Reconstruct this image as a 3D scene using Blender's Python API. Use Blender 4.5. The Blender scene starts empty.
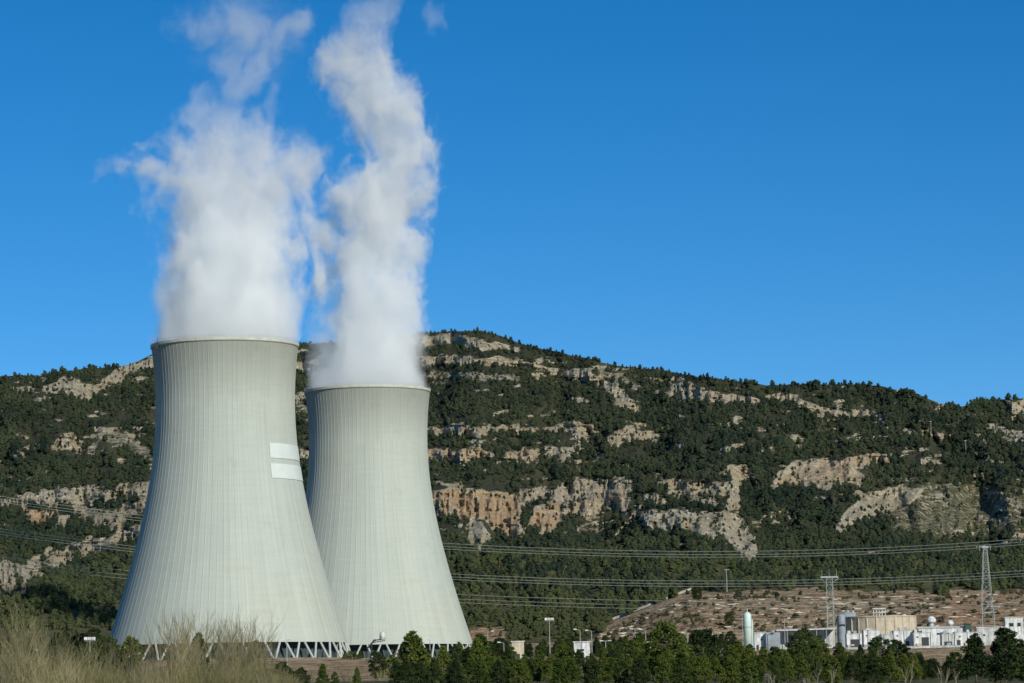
import bpy, math, random
import numpy as np
from mathutils import Vector, Matrix

rng = np.random.default_rng(7)
random.seed(7)
sc = bpy.context.scene
COL = sc.collection
R = math.radians

# ------------------------------------------------------------------ camera
F_PX = 3160.0
W, H = 1024.0, 683.0
PITCH, ROLL = R(6.56), R(1.1)
EYE = Vector((0, 0, 2.0))
cam_d = bpy.data.cameras.new('camera')
cam = bpy.data.objects.new('camera', cam_d)
COL.objects.link(cam)
cam_d.sensor_width = 36
cam_d.lens = 36 * F_PX / W
cam_d.clip_start = 0.5
cam_d.clip_end = 60000
fwd = Vector((0, math.cos(PITCH), math.sin(PITCH)))
right0 = Vector((1, 0, 0))
up0 = Vector((0, -math.sin(PITCH), math.cos(PITCH)))
right = right0 * math.cos(ROLL) - up0 * math.sin(ROLL)
up = up0 * math.cos(ROLL) + right0 * math.sin(ROLL)
M = Matrix((right, up, -fwd)).transposed()
cam.matrix_world = Matrix.Translation(EYE) @ M.to_4x4()
sc.camera = cam

# ------------------------------------------------------------------ sky and sun
SUN_EL, SUN_AZ = 27.0, 32.0            # the sun stands behind the camera, to the right
wd = bpy.data.worlds.new('World')
sc.world = wd
wd.use_nodes = True
wn = wd.node_tree
bg = wn.nodes['Background']
sky = wn.nodes.new('ShaderNodeTexSky')
sky.sky_type = 'NISHITA'
sky.sun_disc = False
sky.sun_elevation = R(SUN_EL)
sky.sun_rotation = R(180 - SUN_AZ)
sky.altitude = 2500
sky.air_density = 0.8
sky.dust_density = 0.0
sky.ozone_density = 4.0
hs = wn.nodes.new('ShaderNodeHueSaturation')
hs.inputs['Saturation'].default_value = 1.30
hs.inputs['Hue'].default_value = 0.497
wn.links.new(sky.outputs[0], hs.inputs['Color'])
wn.links.new(hs.outputs[0], bg.inputs['Color'])
bg.inputs['Strength'].default_value = 0.098

sl = bpy.data.lights.new('sun', 'SUN')
sl.energy = 3.9
sl.angle = R(0.53)
sl.color = (1.0, 0.965, 0.86)
so = bpy.data.objects.new('sun', sl)
COL.objects.link(so)
to_sun = Vector((math.sin(R(SUN_AZ)) * math.cos(R(SUN_EL)), -math.cos(R(SUN_AZ)) * math.cos(R(SUN_EL)), math.sin(R(SUN_EL))))
so.rotation_euler = to_sun.to_track_quat('Z', 'Y').to_euler()
so.location = (0, 0, 400)

sc.view_settings.view_transform = 'Standard'
sc.view_settings.look = 'None'
sc.view_settings.gamma = 1
sc.view_settings.exposure = 0.0
sc.view_settings.use_curve_mapping = False
sc.render.engine = 'CYCLES'
cy = sc.cycles
cy.max_bounces = 34
cy.diffuse_bounces = 2
cy.glossy_bounces = 2
cy.transparent_max_bounces = 8
cy.volume_bounces = 32
cy.volume_step_rate = 1.0
cy.volume_max_steps = 256
cy.use_denoising = True
cy.use_adaptive_sampling = True
cy.adaptive_threshold = 0.02


# ------------------------------------------------------------------ helpers
def unproj(u, v, d):
    """world point at depth d (metres north of the camera) seen at pixel u, v"""
    u = np.asarray(u, float); v = np.asarray(v, float); d = np.asarray(d, float)
    a = (u - W / 2) / F_PX
    b = (H / 2 - v) / F_PX
    dx = fwd.x + right.x * a + up.x * b
    dy = fwd.y + right.y * a + up.y * b
    dz = fwd.z + right.z * a + up.z * b
    s = d / dy
    return np.stack([dx * s + EYE.x, dy * s + EYE.y, dz * s + EYE.z], -1)


def proj(p):
    p = np.asarray(p, float) - np.array(EYE)
    x = p @ np.array(right); y = p @ np.array(up); z = p @ np.array(fwd)
    return np.stack([W / 2 + F_PX * x / z, H / 2 - F_PX * y / z], -1)


def smooth(a, b, x):
    t = np.clip((np.asarray(x, float) - a) / (b - a), 0, 1)
    return t * t * (3 - 2 * t)


class Noise2:
    def __init__(self, seed):
        self.t = np.random.default_rng(seed).random((256, 256)) * 2 - 1

    def one(self, x, y):
        xi = np.floor(x).astype(int); yi = np.floor(y).astype(int)
        fx = x - xi; fy = y - yi
        fx = fx * fx * (3 - 2 * fx); fy = fy * fy * (3 - 2 * fy)
        t = self.t
        a = t[xi & 255, yi & 255]; b = t[(xi + 1) & 255, yi & 255]
        c = t[xi & 255, (yi + 1) & 255]; d = t[(xi + 1) & 255, (yi + 1) & 255]
        return (a * (1 - fx) + b * fx) * (1 - fy) + (c * (1 - fx) + d * fx) * fy

    def fbm(self, x, y, oct=4, gain=0.5):
        x = np.asarray(x, float); y = np.asarray(y, float)
        s = 0; a = 1; n = 0
        for k in range(oct):
            s = s + a * self.one(x * 2 ** k + 17.3 * k, y * 2 ** k + 5.1 * k)
            n += a
            a *= gain
        return s / n


def mesh_np(name, V, Fc, mat, parent=None, smooth_shade=False, attrs=None, link=True):
    V = np.asarray(V, np.float32); Fc = np.asarray(Fc, np.int32)
    me = bpy.data.meshes.new(name)
    k = Fc.shape[1]
    me.vertices.add(len(V)); me.vertices.foreach_set('co', V.ravel())
    me.loops.add(Fc.size); me.loops.foreach_set('vertex_index', Fc.ravel())
    me.polygons.add(len(Fc))
    me.polygons.foreach_set('loop_start', np.arange(0, Fc.size, k, dtype=np.int32))
    if smooth_shade:
        me.polygons.foreach_set('use_smooth', np.ones(len(Fc), bool))
    else:
        me.polygons.foreach_set('use_smooth', np.zeros(len(Fc), bool))
    if attrs:
        for an, av in attrs.items():
            at_ = me.attributes.new(an, 'FLOAT', 'POINT')
            at_.data.foreach_set('value', np.asarray(av, np.float32))
    me.update(calc_edges=True)
    me.validate()
    if mat is not None:
        me.materials.append(mat)
    if not link:
        return me
    o = bpy.data.objects.new(name, me)
    COL.objects.link(o)
    if parent is not None:
        o.parent = parent
    return o


class MB:
    """collects shapes, then links them as one mesh object"""
    def __init__(self):
        self.v = []; self.f = []

    def add(self, vs, fs):
        n = len(self.v)
        self.v += [tuple(x) for x in vs]
        self.f += [tuple(i + n for i in f) for f in fs]
        return self

    def box(self, c, s, rz=0.0, taper=1.0):
        cx, cy_, cz = c; sx, sy, sz = [q / 2 for q in s]
        ca, sa = math.cos(rz), math.sin(rz)
        vs = []
        for k, (x, y, z) in enumerate([(-1, -1, -1), (1, -1, -1), (1, 1, -1), (-1, 1, -1), (-1, -1, 1), (1, -1, 1), (1, 1, 1), (-1, 1, 1)]):
            t = taper if z > 0 else 1
            X, Y = x * sx * t, y * sy * t
            vs.append((cx + X * ca - Y * sa, cy_ + X * sa + Y * ca, cz + z * sz))
        return self.add(vs, [(3, 2, 1, 0), (4, 5, 6, 7), (0, 1, 5, 4), (1, 2, 6, 5), (2, 3, 7, 6), (3, 0, 4, 7)])

    def bar(self, a, b, r0, r1=None, n=6):
        r1 = r0 if r1 is None else r1
        a = Vector(a); b = Vector(b); d = b - a
        if d.length < 1e-6: return self
        d.normalize()
        q = d.orthogonal().normalized(); w = d.cross(q)
        vs = []
        for p, r in ((a, r0), (b, r1)):
            for k in range(n):
                t = 2 * math.pi * k / n
                vs.append(p + q * (math.cos(t) * r) + w * (math.sin(t) * r))
        fs = [(k, (k + 1) % n, n + (k + 1) % n, n + k) for k in range(n)]
        fs += [tuple(range(n - 1, -1, -1)), tuple(range(n, 2 * n))]
        return self.add(vs, fs)

    def tube(self, pts, radii, n=6):
        pts = [Vector(p) for p in pts]; m = len(pts)
        if not hasattr(radii, '__len__'): radii = [radii] * m
        vs = []
        q = None
        for i, p in enumerate(pts):
            d = (pts[min(i + 1, m - 1)] - pts[max(i - 1, 0)]).normalized()
            q = d.orthogonal().normalized() if q is None else (q - d * q.dot(d)).normalized()
            w = d.cross(q)
            for k in range(n):
                t = 2 * math.pi * k / n
                vs.append(p + q * (math.cos(t) * radii[i]) + w * (math.sin(t) * radii[i]))
        fs = [(i * n + k, i * n + (k + 1) % n, (i + 1) * n + (k + 1) % n, (i + 1) * n + k) for i in range(m - 1) for k in range(n)]
        fs += [tuple(range(n - 1, -1, -1)), tuple(range((m - 1) * n, m * n))]
        return self.add(vs, fs)

    def lathe(self, prof, c=(0, 0, 0), n=32):
        vs = [(c[0] + r * math.cos(2 * math.pi * k / n), c[1] + r * math.sin(2 * math.pi * k / n), c[2] + z) for r, z in prof for k in range(n)]
        m = len(prof)
        fs = [(i * n + k, i * n + (k + 1) % n, (i + 1) * n + (k + 1) % n, (i + 1) * n + k) for i in range(m - 1) for k in range(n)]
        fs += [tuple(range(n - 1, -1, -1)), tuple(range((m - 1) * n, m * n))]
        return self.add(vs, fs)

    def build(self, name, mat, parent=None, smooth_shade=False):
        me = bpy.data.meshes.new(name)
        me.from_pydata(self.v, [], self.f)
        me.update()
        me.materials.append(mat)
        if smooth_shade:
            for p in me.polygons: p.use_smooth = True
        o = bpy.data.objects.new(name, me)
        COL.objects.link(o)
        if parent is not None: o.parent = parent
        return o


def tag(o, label=None, cat=None, group=None, kind=None):
    if label: o['label'] = label
    if cat: o['category'] = cat
    if group: o['group'] = group
    if kind: o['kind'] = kind
    return o


def empty(name, loc, rz=0.0):
    o = bpy.data.objects.new(name, None)
    COL.objects.link(o)
    o.location = loc
    o.rotation_euler = (0, 0, rz)
    return o


def copy_tree(o, parent=None):
    c = o.copy()
    COL.objects.link(c)
    if parent is not None: c.parent = parent
    for ch in list(o.children):
        copy_tree(ch, c)
    return c


# ------------------------------------------------------------------ materials
def mat_new(name):
    m = bpy.data.materials.new(name)
    m.use_nodes = True
    return m, m.node_tree, m.node_tree.nodes['Principled BSDF']


def simple(name, col, rough=0.7, metal=0.0, var=0.15, scale=1.5, bump=0.0):
    m, nt, b = mat_new(name)
    tc = nt.nodes.new('ShaderNodeTexCoord')
    nz = nt.nodes.new('ShaderNodeTexNoise'); nz.inputs['Scale'].default_value = scale; nz.inputs['Detail'].default_value = 5
    nt.links.new(tc.outputs['Object'], nz.inputs['Vector'])
    rp = nt.nodes.new('ShaderNodeValToRGB')
    rp.color_ramp.elements[0].position = 0.3; rp.color_ramp.elements[1].position = 0.7
    rp.color_ramp.elements[0].color = tuple(c * (1 - var) for c in col) + (1,)
    rp.color_ramp.elements[1].color = tuple(min(1, c * (1 + var)) for c in col) + (1,)
    nt.links.new(nz.outputs['Fac'], rp.inputs['Fac'])
    nt.links.new(rp.outputs['Color'], b.inputs['Base Color'])
    b.inputs['Roughness'].default_value = rough
    b.inputs['Metallic'].default_value = metal
    if bump:
        bp = nt.nodes.new('ShaderNodeBump'); bp.inputs['Strength'].default_value = bump
        nt.links.new(nz.outputs['Fac'], bp.inputs['Height']); nt.links.new(bp.outputs[0], b.inputs['Normal'])
    return m


class NB:
    """tiny node-graph helper"""
    def __init__(self, nt): self.nt = nt
    def link(self, val, sock):
        if hasattr(val, 'is_output'): self.nt.links.new(val, sock)
        else: sock.default_value = val
    def math(self, op, a, b=None, c=None, clamp=False):
        n = self.nt.nodes.new('ShaderNodeMath'); n.operation = op; n.use_clamp = clamp
        self.link(a, n.inputs[0])
        if b is not None: self.link(b, n.inputs[1])
        if c is not None: self.link(c, n.inputs[2])
        return n.outputs[0]
    def vmath(self, op, a, b=None, s=None):
        n = self.nt.nodes.new('ShaderNodeVectorMath'); n.operation = op
        self.link(a, n.inputs[0])
        if b is not None: self.link(b, n.inputs[1])
        if s is not None: self.link(s, n.inputs['Scale'])
        return n.outputs[0]
    def noise(self, vec, scale, detail=4, rough=0.5, out='Fac', dist=0.0):
        n = self.nt.nodes.new('ShaderNodeTexNoise')
        self.link(vec, n.inputs['Vector'])
        n.inputs['Scale'].default_value = scale; n.inputs['Detail'].default_value = detail
        n.inputs['Roughness'].default_value = rough; n.inputs['Distortion'].default_value = dist
        return n.outputs[out]
    def xyz(self, v):
        n = self.nt.nodes.new('ShaderNodeSeparateXYZ'); self.link(v, n.inputs[0]); return n.outputs
    def comb(self, x, y, z):
        n = self.nt.nodes.new('ShaderNodeCombineXYZ')
        for i, q in enumerate((x, y, z)): self.link(q, n.inputs[i])
        return n.outputs[0]
    def mix(self, f, a, b):
        n = self.nt.nodes.new('ShaderNodeMix'); n.data_type = 'RGBA'
        self.link(f, n.inputs[0]); self.link(a, n.inputs[6]); self.link(b, n.inputs[7])
        return n.outputs[2]
    def mr(self, v, a, b, c=0.0, d=1.0, sm=False):
        n = self.nt.nodes.new('ShaderNodeMapRange')
        if sm: n.interpolation_type = 'SMOOTHSTEP'
        self.link(v, n.inputs[0])
        for i, q in enumerate((a, b, c, d)): self.link(q, n.inputs[i + 1])
        return n.outputs[0]
    def attr(self, name):
        n = self.nt.nodes.new('ShaderNodeAttribute'); n.attribute_name = name; return n.outputs['Fac']
    def coord(self, which='Object'):
        n = self.nt.nodes.new('ShaderNodeTexCoord'); return n.outputs[which]
    def bump(self, h, strength, dist=1.0):
        n = self.nt.nodes.new('ShaderNodeBump'); n.inputs['Strength'].default_value = strength; n.inputs['Distance'].default_value = dist
        self.link(h, n.inputs['Height']); return n.outputs[0]


def terrain_mat():
    m, nt, b = mat_new('hill_terrain')
    g = NB(nt)
    P = g.coord()
    rock = g.attr('rock'); orange = g.attr('orange'); bare = g.attr('bare'); grass = g.attr('grass')
    p = g.xyz(P)
    # scrub soil
    n1 = g.noise(P, 0.05, 6, 0.6)
    n2 = g.noise(P, 0.35, 4, 0.6)
    soil = g.mix(g.mr(n2, 0.35, 0.65), (0.042, 0.049, 0.028, 1), (0.098, 0.096, 0.056, 1))
    grs = g.mix(g.mr(n1, 0.35, 0.65), (0.10, 0.11, 0.045, 1), (0.17, 0.155, 0.075, 1))
    base = g.mix(grass, soil, grs)
    # rock: level strata, upright cracks
    warp = g.noise(P, 0.02, 3, 0.5)
    zz = g.math('ADD', g.math('MULTIPLY', p[2], 0.28), g.math('MULTIPLY', warp, 9.0))
    strata = g.noise(g.comb(g.math('MULTIPLY', p[0], 0.02), g.math('MULTIPLY', p[1], 0.02), zz), 1.0, 4, 0.6)
    crk = g.noise(g.vmath('MULTIPLY', P, (0.22, 0.22, 0.035)), 1.0, 5, 0.65)
    tone = g.mr(g.math('ADD', g.math('MULTIPLY', strata, 0.5), g.math('MULTIPLY', crk, 0.5)), 0.36, 0.62)
    rk = g.mix(tone, (0.24, 0.20, 0.13, 1), (0.68, 0.585, 0.39, 1))
    rk = g.mix(g.mr(g.noise(P, 0.012, 3, 0.5), 0.42, 0.6), rk, g.mix(tone, (0.27, 0.24, 0.175, 1), (0.64, 0.58, 0.43, 1)))
    orn = g.mix(tone, (0.40, 0.24, 0.12, 1), (0.74, 0.47, 0.24, 1))
    streak = g.noise(g.vmath('MULTIPLY', P, (0.12, 0.12, 0.012)), 1.0, 4, 0.6)
    rk = g.mix(g.math('MULTIPLY', orange, g.mr(streak, 0.38, 0.56)), rk, orn)
    rf = g.mr(g.math('ADD', rock, g.math('MULTIPLY', g.math('SUBTRACT', g.noise(P, 0.14, 6, 0.75), 0.5), 1.9)), 0.38, 0.56)
    rf = g.math('MULTIPLY', rf, g.mr(rock, 0.03, 0.15))
    c = g.mix(rf, base, rk)
    # bare earth with terraces
    bz = g.math('ADD', g.math('MULTIPLY', g.noise(g.comb(g.math('MULTIPLY', p[0], 0.05), g.math('MULTIPLY', p[1], 0.03), g.math('MULTIPLY', p[2], 0.6)), 1.0, 5, 0.7), 0.4), g.math('MULTIPLY', g.noise(P, 0.28, 6, 0.8), 0.6))
    e1 = g.mix(g.mr(bz, 0.44, 0.56), (0.26, 0.165, 0.095, 1), (0.68, 0.51, 0.32, 1))
    e1 = g.mix(orange, e1, g.mix(g.mr(bz, 0.42, 0.58), (0.30, 0.17, 0.09, 1), (0.66, 0.45, 0.27, 1)))
    e1 = g.mix(g.mr(g.noise(P, 0.13, 5, 0.7), 0.54, 0.60), e1, (0.085, 0.08, 0.045, 1))
    c = g.mix(g.mr(g.math('ADD', bare, g.math('MULTIPLY', g.math('SUBTRACT', n2, 0.5), 0.5)), 0.4, 0.6), c, e1)
    nt.links.new(c, b.inputs['Base Color'])
    b.inputs['Roughness'].default_value = 0.95
    b.inputs['Specular IOR Level'].default_value = 0.1
    h = g.math('ADD', g.math('MULTIPLY', strata, 2.5), g.math('MULTIPLY', crk, 5.0))
    nt.links.new(g.bump(h, 0.9, 1.6), b.inputs['Normal'])
    return m


def foliage_mat(name, c0, c1, scale=0.25):
    m, nt, b = mat_new(name)
    g = NB(nt)
    oi = nt.nodes.new('ShaderNodeObjectInfo')
    geo = nt.nodes.new('ShaderNodeNewGeometry')
    n = g.noise(geo.outputs['Position'], scale, 3, 0.6)
    f = g.math('ADD', g.math('MULTIPLY', n, 1.1), g.math('MULTIPLY', oi.outputs['Random'], 0.5))
    c = g.mix(g.mr(f, 0.5, 1.1), c0 + (1,), c1 + (1,))
    nt.links.new(c, b.inputs['Base Color'])
    b.inputs['Roughness'].default_value = 0.8
    b.inputs['Specular IOR Level'].default_value = 0.15
    return m


def concrete_mat():
    m, nt, b = mat_new('tower_concrete')
    g = NB(nt)
    P = g.coord()
    p = g.xyz(P)
    ang = g.math('ARCTAN2', p[1], p[0])
    ca = g.math('COSINE', ang); sa = g.math('SINE', ang)
    # narrow streaks run down the shell
    sv = g.comb(g.math('MULTIPLY', ca, 22.0), g.math('MULTIPLY', sa, 22.0), g.math('MULTIPLY', p[2], 0.012))
    st = g.noise(sv, 1.0, 5, 0.7)
    sv2 = g.comb(g.math('MULTIPLY', ca, 5.0), g.math('MULTIPLY', sa, 5.0), g.math('MULTIPLY', p[2], 0.006))
    st2 = g.noise(sv2, 1.0, 3, 0.5)
    lift = g.noise(g.comb(g.math('MULTIPLY', ca, 3.0), g.math('MULTIPLY', sa, 3.0), g.math('MULTIPLY', p[2], 0.75)), 1.0, 3, 0.6)
    blot = g.noise(P, 0.05, 5, 0.6)
    tone = g.math('ADD', g.math('MULTIPLY', g.math('SUBTRACT', st, 0.5), 0.40), g.math('MULTIPLY', g.math('SUBTRACT', st2, 0.5), 0.22))
    tone = g.math('ADD', tone, g.math('MULTIPLY', g.math('SUBTRACT', lift, 0.5), 0.14))
    tone = g.math('ADD', tone, g.math('MULTIPLY', g.math('SUBTRACT', blot, 0.5), 0.14))
    # weathering below the rim, in uneven tongues
    top = g.mr(p[2], g.math('SUBTRACT', 117.0, g.math('MULTIPLY', st, 26.0)), 129.0)
    tone = g.math('SUBTRACT', tone, g.math('MULTIPLY', top, 0.26))
    drip = g.math('MULTIPLY', g.mr(st, 0.56, 0.66), g.mr(p[2], 70.0, 126.0))
    tone = g.math('SUBTRACT', tone, g.math('MULTIPLY', drip, 0.10))
    patch = g.mr(g.noise(P, 0.09, 5, 0.6), 0.60, 0.68)
    tone = g.math('SUBTRACT', tone, g.math('MULTIPLY', patch, 0.05))
    val = g.math('ADD', 1.0, tone)
    col = g.vmath('SCALE', (0.445, 0.48, 0.415), s=val)
    col = g.mix(g.math('MULTIPLY', top, g.mr(st, 0.35, 0.6, 0.15, 0.55)), col, (0.27, 0.26, 0.215, 1))
    yel = g.mr(g.noise(P, 0.022, 3, 0.5), 0.52, 0.72)
    col = g.mix(g.math('MULTIPLY', yel, 0.5), col, g.vmath('SCALE', (0.48, 0.48, 0.37), s=val))
    nt.links.new(col, b.inputs['Base Color'])
    b.inputs['Roughness'].default_value = 0.85
    b.inputs['Specular IOR Level'].default_value = 0.25
    return m


MT = terrain_mat()
M_conc = concrete_mat()
M_rim = simple('rim_concrete', (0.50, 0.51, 0.43), 0.85, var=0.12, scale=0.4)
M_paint = simple('white_paint_on_concrete', (0.61, 0.66, 0.61), 0.75, var=0.04, scale=0.2)
M_col = simple('column_concrete', (0.45, 0.47, 0.42), 0.8, var=0.1, scale=0.6)
M_fill = simple('louvre_panels', (0.045, 0.07, 0.075), 0.8, var=0.5, scale=0.35)
M_dark = simple('dark_steel', (0.03, 0.032, 0.035), 0.6)
M_steel = simple('galvanised_steel', (0.37, 0.40, 0.38), 0.55, metal=0.2, var=0.15, scale=0.5)
M_wire = simple('aluminium_conductor', (0.50, 0.53, 0.42), 0.6, metal=0.0, var=0.05)
M_white = simple('white_render', (0.74, 0.75, 0.72), 0.75, var=0.12, scale=0.3)
M_offwhite = simple('weathered_white_panel', (0.55, 0.57, 0.54), 0.75, var=0.2, scale=0.25)
M_silo = simple('pale_green_enamel', (0.60, 0.72, 0.64), 0.5, var=0.08, scale=0.4)
M_tan = simple('tan_concrete', (0.50, 0.42, 0.29), 0.85, var=0.16, scale=0.3)
M_grey = simple('grey_sheet', (0.27, 0.31, 0.33), 0.6, var=0.2, scale=0.4)
def stained(name, c0, c1):
    m, nt, b = mat_new(name)
    g = NB(nt)
    P = g.coord()
    a_ = g.noise(g.vmath('MULTIPLY', P, (1.1, 1.1, 0.16)), 1.0, 5, 0.65)
    b_ = g.noise(P, 0.5, 4, 0.6)
    nt.links.new(g.mix(g.mr(g.math('ADD', g.math('MULTIPLY', a_, .6), g.math('MULTIPLY', b_, .4)), 0.40, 0.58), c0 + (1,), c1 + (1,)), b.inputs['Base Color'])
    b.inputs['Roughness'].default_value = 0.85
    return m


M_white = stained('white_render', (0.42, 0.42, 0.38), (0.76, 0.77, 0.74))
M_offwhite = stained('weathered_white_panel', (0.30, 0.30, 0.27), (0.60, 0.61, 0.58))
M_earth = simple('dusty_concrete', (0.22, 0.17, 0.12), 0.95, var=.3, scale=.3)
M_tan = stained('tan_concrete', (0.43, 0.36, 0.25), (0.60, 0.52, 0.38))
M_glass = simple('dark_glass', (0.02, 0.025, 0.03), 0.2)
M_green = simple('dark_green_sheet', (0.02, 0.07, 0.06), 0.6)
M_yellow = simple('yellow_machine_paint', (0.60, 0.38, 0.04), 0.5)
M_road = simple('gravel_track', (0.42, 0.38, 0.31), 0.95, var=0.15, scale=0.2)
M_bark = simple('pine_bark', (0.13, 0.10, 0.075), 0.95, var=0.3, scale=2)
M_pale = simple('pale_bark', (0.30, 0.27, 0.19), 0.9, var=0.2, scale=1)
M_twig = foliage_mat('ochre_twigs', (0.15, 0.132, 0.068), (0.28, 0.245, 0.13), 0.1)
M_bud = foliage_mat('olive_twigs', (0.10, 0.098, 0.035), (0.20, 0.18, 0.065), 0.1)
M_far, _nt, _b = mat_new('hill_forest')
_g = NB(_nt)
_P = _nt.nodes.new('ShaderNodeNewGeometry').outputs['Position']
_f = _g.math('ADD', _g.math('MULTIPLY', _g.noise(_P, 0.009, 4, 0.6), 0.55), _g.math('MULTIPLY', _g.noise(_P, 0.11, 3, 0.6), 0.45))
_c = _g.mix(_g.mr(_f, 0.38, 0.62), (0.013, 0.024, 0.017, 1), (0.054, 0.066, 0.031, 1))
_nt.links.new(_c, _b.inputs['Base Color']); _b.inputs['Roughness'].default_value = 0.85; _b.inputs['Specular IOR Level'].default_value = 0.1
M_pine = foliage_mat('pine_needles', (0.035, 0.060, 0.011), (0.115, 0.143, 0.024), 0.35)
M_pine_dark = foliage_mat('dark_pine_needles', (0.018, 0.034, 0.011), (0.058, 0.082, 0.020), 0.35)

# ------------------------------------------------------------------ land
U_K = np.array([-3000, 90, 240, 560, 700, 4000], float)
D_K = np.array([-4000, 0, 120, 250, 400, 600, 800, 1000, 1080, 1150, 1250, 1350, 1400, 1450, 1550, 1600, 1700], float)
Z_T = np.array([
    [-2, 0, 0.3, 3.0, 4.0, 6.0, 9.0, 13.5, 16.5, 20.2, 20.4, 20.4, 22.0, 24.0, 30.0, 35.0, 46.0],
    [-2, 0, 0.3, 3.0, 4.0, 6.0, 9.0, 13.5, 16.5, 20.2, 20.4, 20.4, 22.0, 24.0, 30.0, 35.0, 46.0],
    [-2, 0, 0.3, 3.0, 4.0, 6.0, 9.0, 13.5, 16.5, 20.2, 20.4, 20.4, 21.0, 23.7, 23.7, 24.0, 28.0],
    [-2, 0, 0.3, 1.8, 3.0, 6.0, 9.0, 13.0, 15.5, 18.0, 20.0, 21.5, 22.5, 24.5, 28.0, 31.0, 36.0],
    [-2, 0, 0.3, 1.8, 3.0, 5.5, 8.5, 12.0, 14.5, 17.8, 21.8, 22.2, 26.5, 34.0, 46.5, 52.0, 55.5],
    [-2, 0, 0.3, 1.8, 3.0, 5.5, 8.5, 12.0, 14.5, 17.8, 21.8, 22.2, 26.5, 34.0, 46.5, 52.0, 55.5]], float)
NZ = Noise2(3); NZ2 = Noise2(11); NZ3 = Noise2(23)


def ground_z(X, Y):
    X = np.asarray(X, float); Y = np.asarray(Y, float)
    Yc = np.clip(Y, D_K[0], 1700)
    u = 512 + X / np.maximum(Y, 200) * F_PX
    j = np.clip(np.searchsorted(D_K, Yc, side='right') - 1, 0, len(D_K) - 2)
    t = (Yc - D_K[j]) / (D_K[j + 1] - D_K[j])
    zz = []
    i = np.clip(np.searchsorted(U_K, u, side='right') - 1, 0, len(U_K) - 2)
    s = np.clip((u - U_K[i]) / (U_K[i + 1] - U_K[i]), 0, 1); s = s * s * (3 - 2 * s)
    za = Z_T[i, j] * (1 - t) + Z_T[i, j + 1] * t
    zb = Z_T[i + 1, j] * (1 - t) + Z_T[i + 1, j + 1] * t
    z = za * (1 - s) + zb * s
    flat = smooth(1140, 1160, Y) * (1 - smooth(1360, 1450, Y))
    z = z + NZ.fbm(X / 40, Y / 40, 3) * (0.5 + 1.6 * smooth(1380, 1500, Y) * smooth(560, 700, u)) * (1 - flat)
    return z


def gz(x, y): return float(ground_z(np.array([x]), np.array([y]))[0])


def spot(u, d):
    """a point of the ground at depth d in the direction of pixel column u"""
    z = 20.0
    for _ in range(4):
        v = 700 - (u - 300) * 0.019 - (z - 2) / d * F_PX
        p = unproj(u, v, d)
        z = gz(p[0], p[1])
    return Vector((p[0], p[1], z))


def grid_faces(nr, nc):
    a = np.arange(nr * nc).reshape(nr, nc)
    return np.stack([a[:-1, :-1], a[:-1, 1:], a[1:, 1:], a[1:, :-1]], -1).reshape(-1, 4)


xs = np.concatenate([-np.geomspace(9000, 620, 24), np.arange(-600, 601, 5), np.geomspace(620, 9000, 24)])
ys = np.concatenate([-np.geomspace(4000, 60, 14), np.arange(-40, 1000, 12), np.arange(1000, 1701, 6)])
ys = np.append(ys[ys < 1700], [1700.0, 1704.0])
gx, gy = np.meshgrid(xs, ys)
gzv = ground_z(gx, gy)
guu = 512 + gx / np.maximum(gy, 200) * F_PX
gbare = smooth(595, 660, guu) * smooth(1330, 1400, gy)
bank = smooth(640, 760, gy) * (1 - smooth(1165, 1180, gy)) * 0.72
plat = smooth(95, 125, guu) * smooth(1150, 1175, gy) * (1 - smooth(1640, 1690, gy)) * (1 - smooth(560, 640, guu)) * 0.8
gpj = proj(np.stack([gx, np.maximum(gy, 300), gzv], -1))
edge_line = lambda u: 620 - (np.clip(u, 560, 700) - 614) * 0.385
gbare = np.where(gy > 1330, smooth(-1.5, 2.5, gpj[..., 1] - edge_line(gpj[..., 0])) * smooth(596, 608, gpj[..., 0]), 0.0)
gbare = np.maximum(np.maximum(gbare, bank), np.maximum(plat, smooth(595, 640, guu) * smooth(1150, 1170, gy)))
ground = mesh_np('ground', np.stack([gx, gy, gzv], -1).reshape(-1, 3), grid_faces(len(ys), len(xs)), MT, smooth_shade=True,
                 attrs={'rock': np.zeros(gx.size), 'orange': (smooth(900, 960, guu) * smooth(1330, 1380, gy)).ravel(), 'bare': gbare.ravel(), 'grass': np.full(gx.size, 0.7)})
tag(ground, 'olive and brown open ground below the hills', kind='structure')

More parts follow.
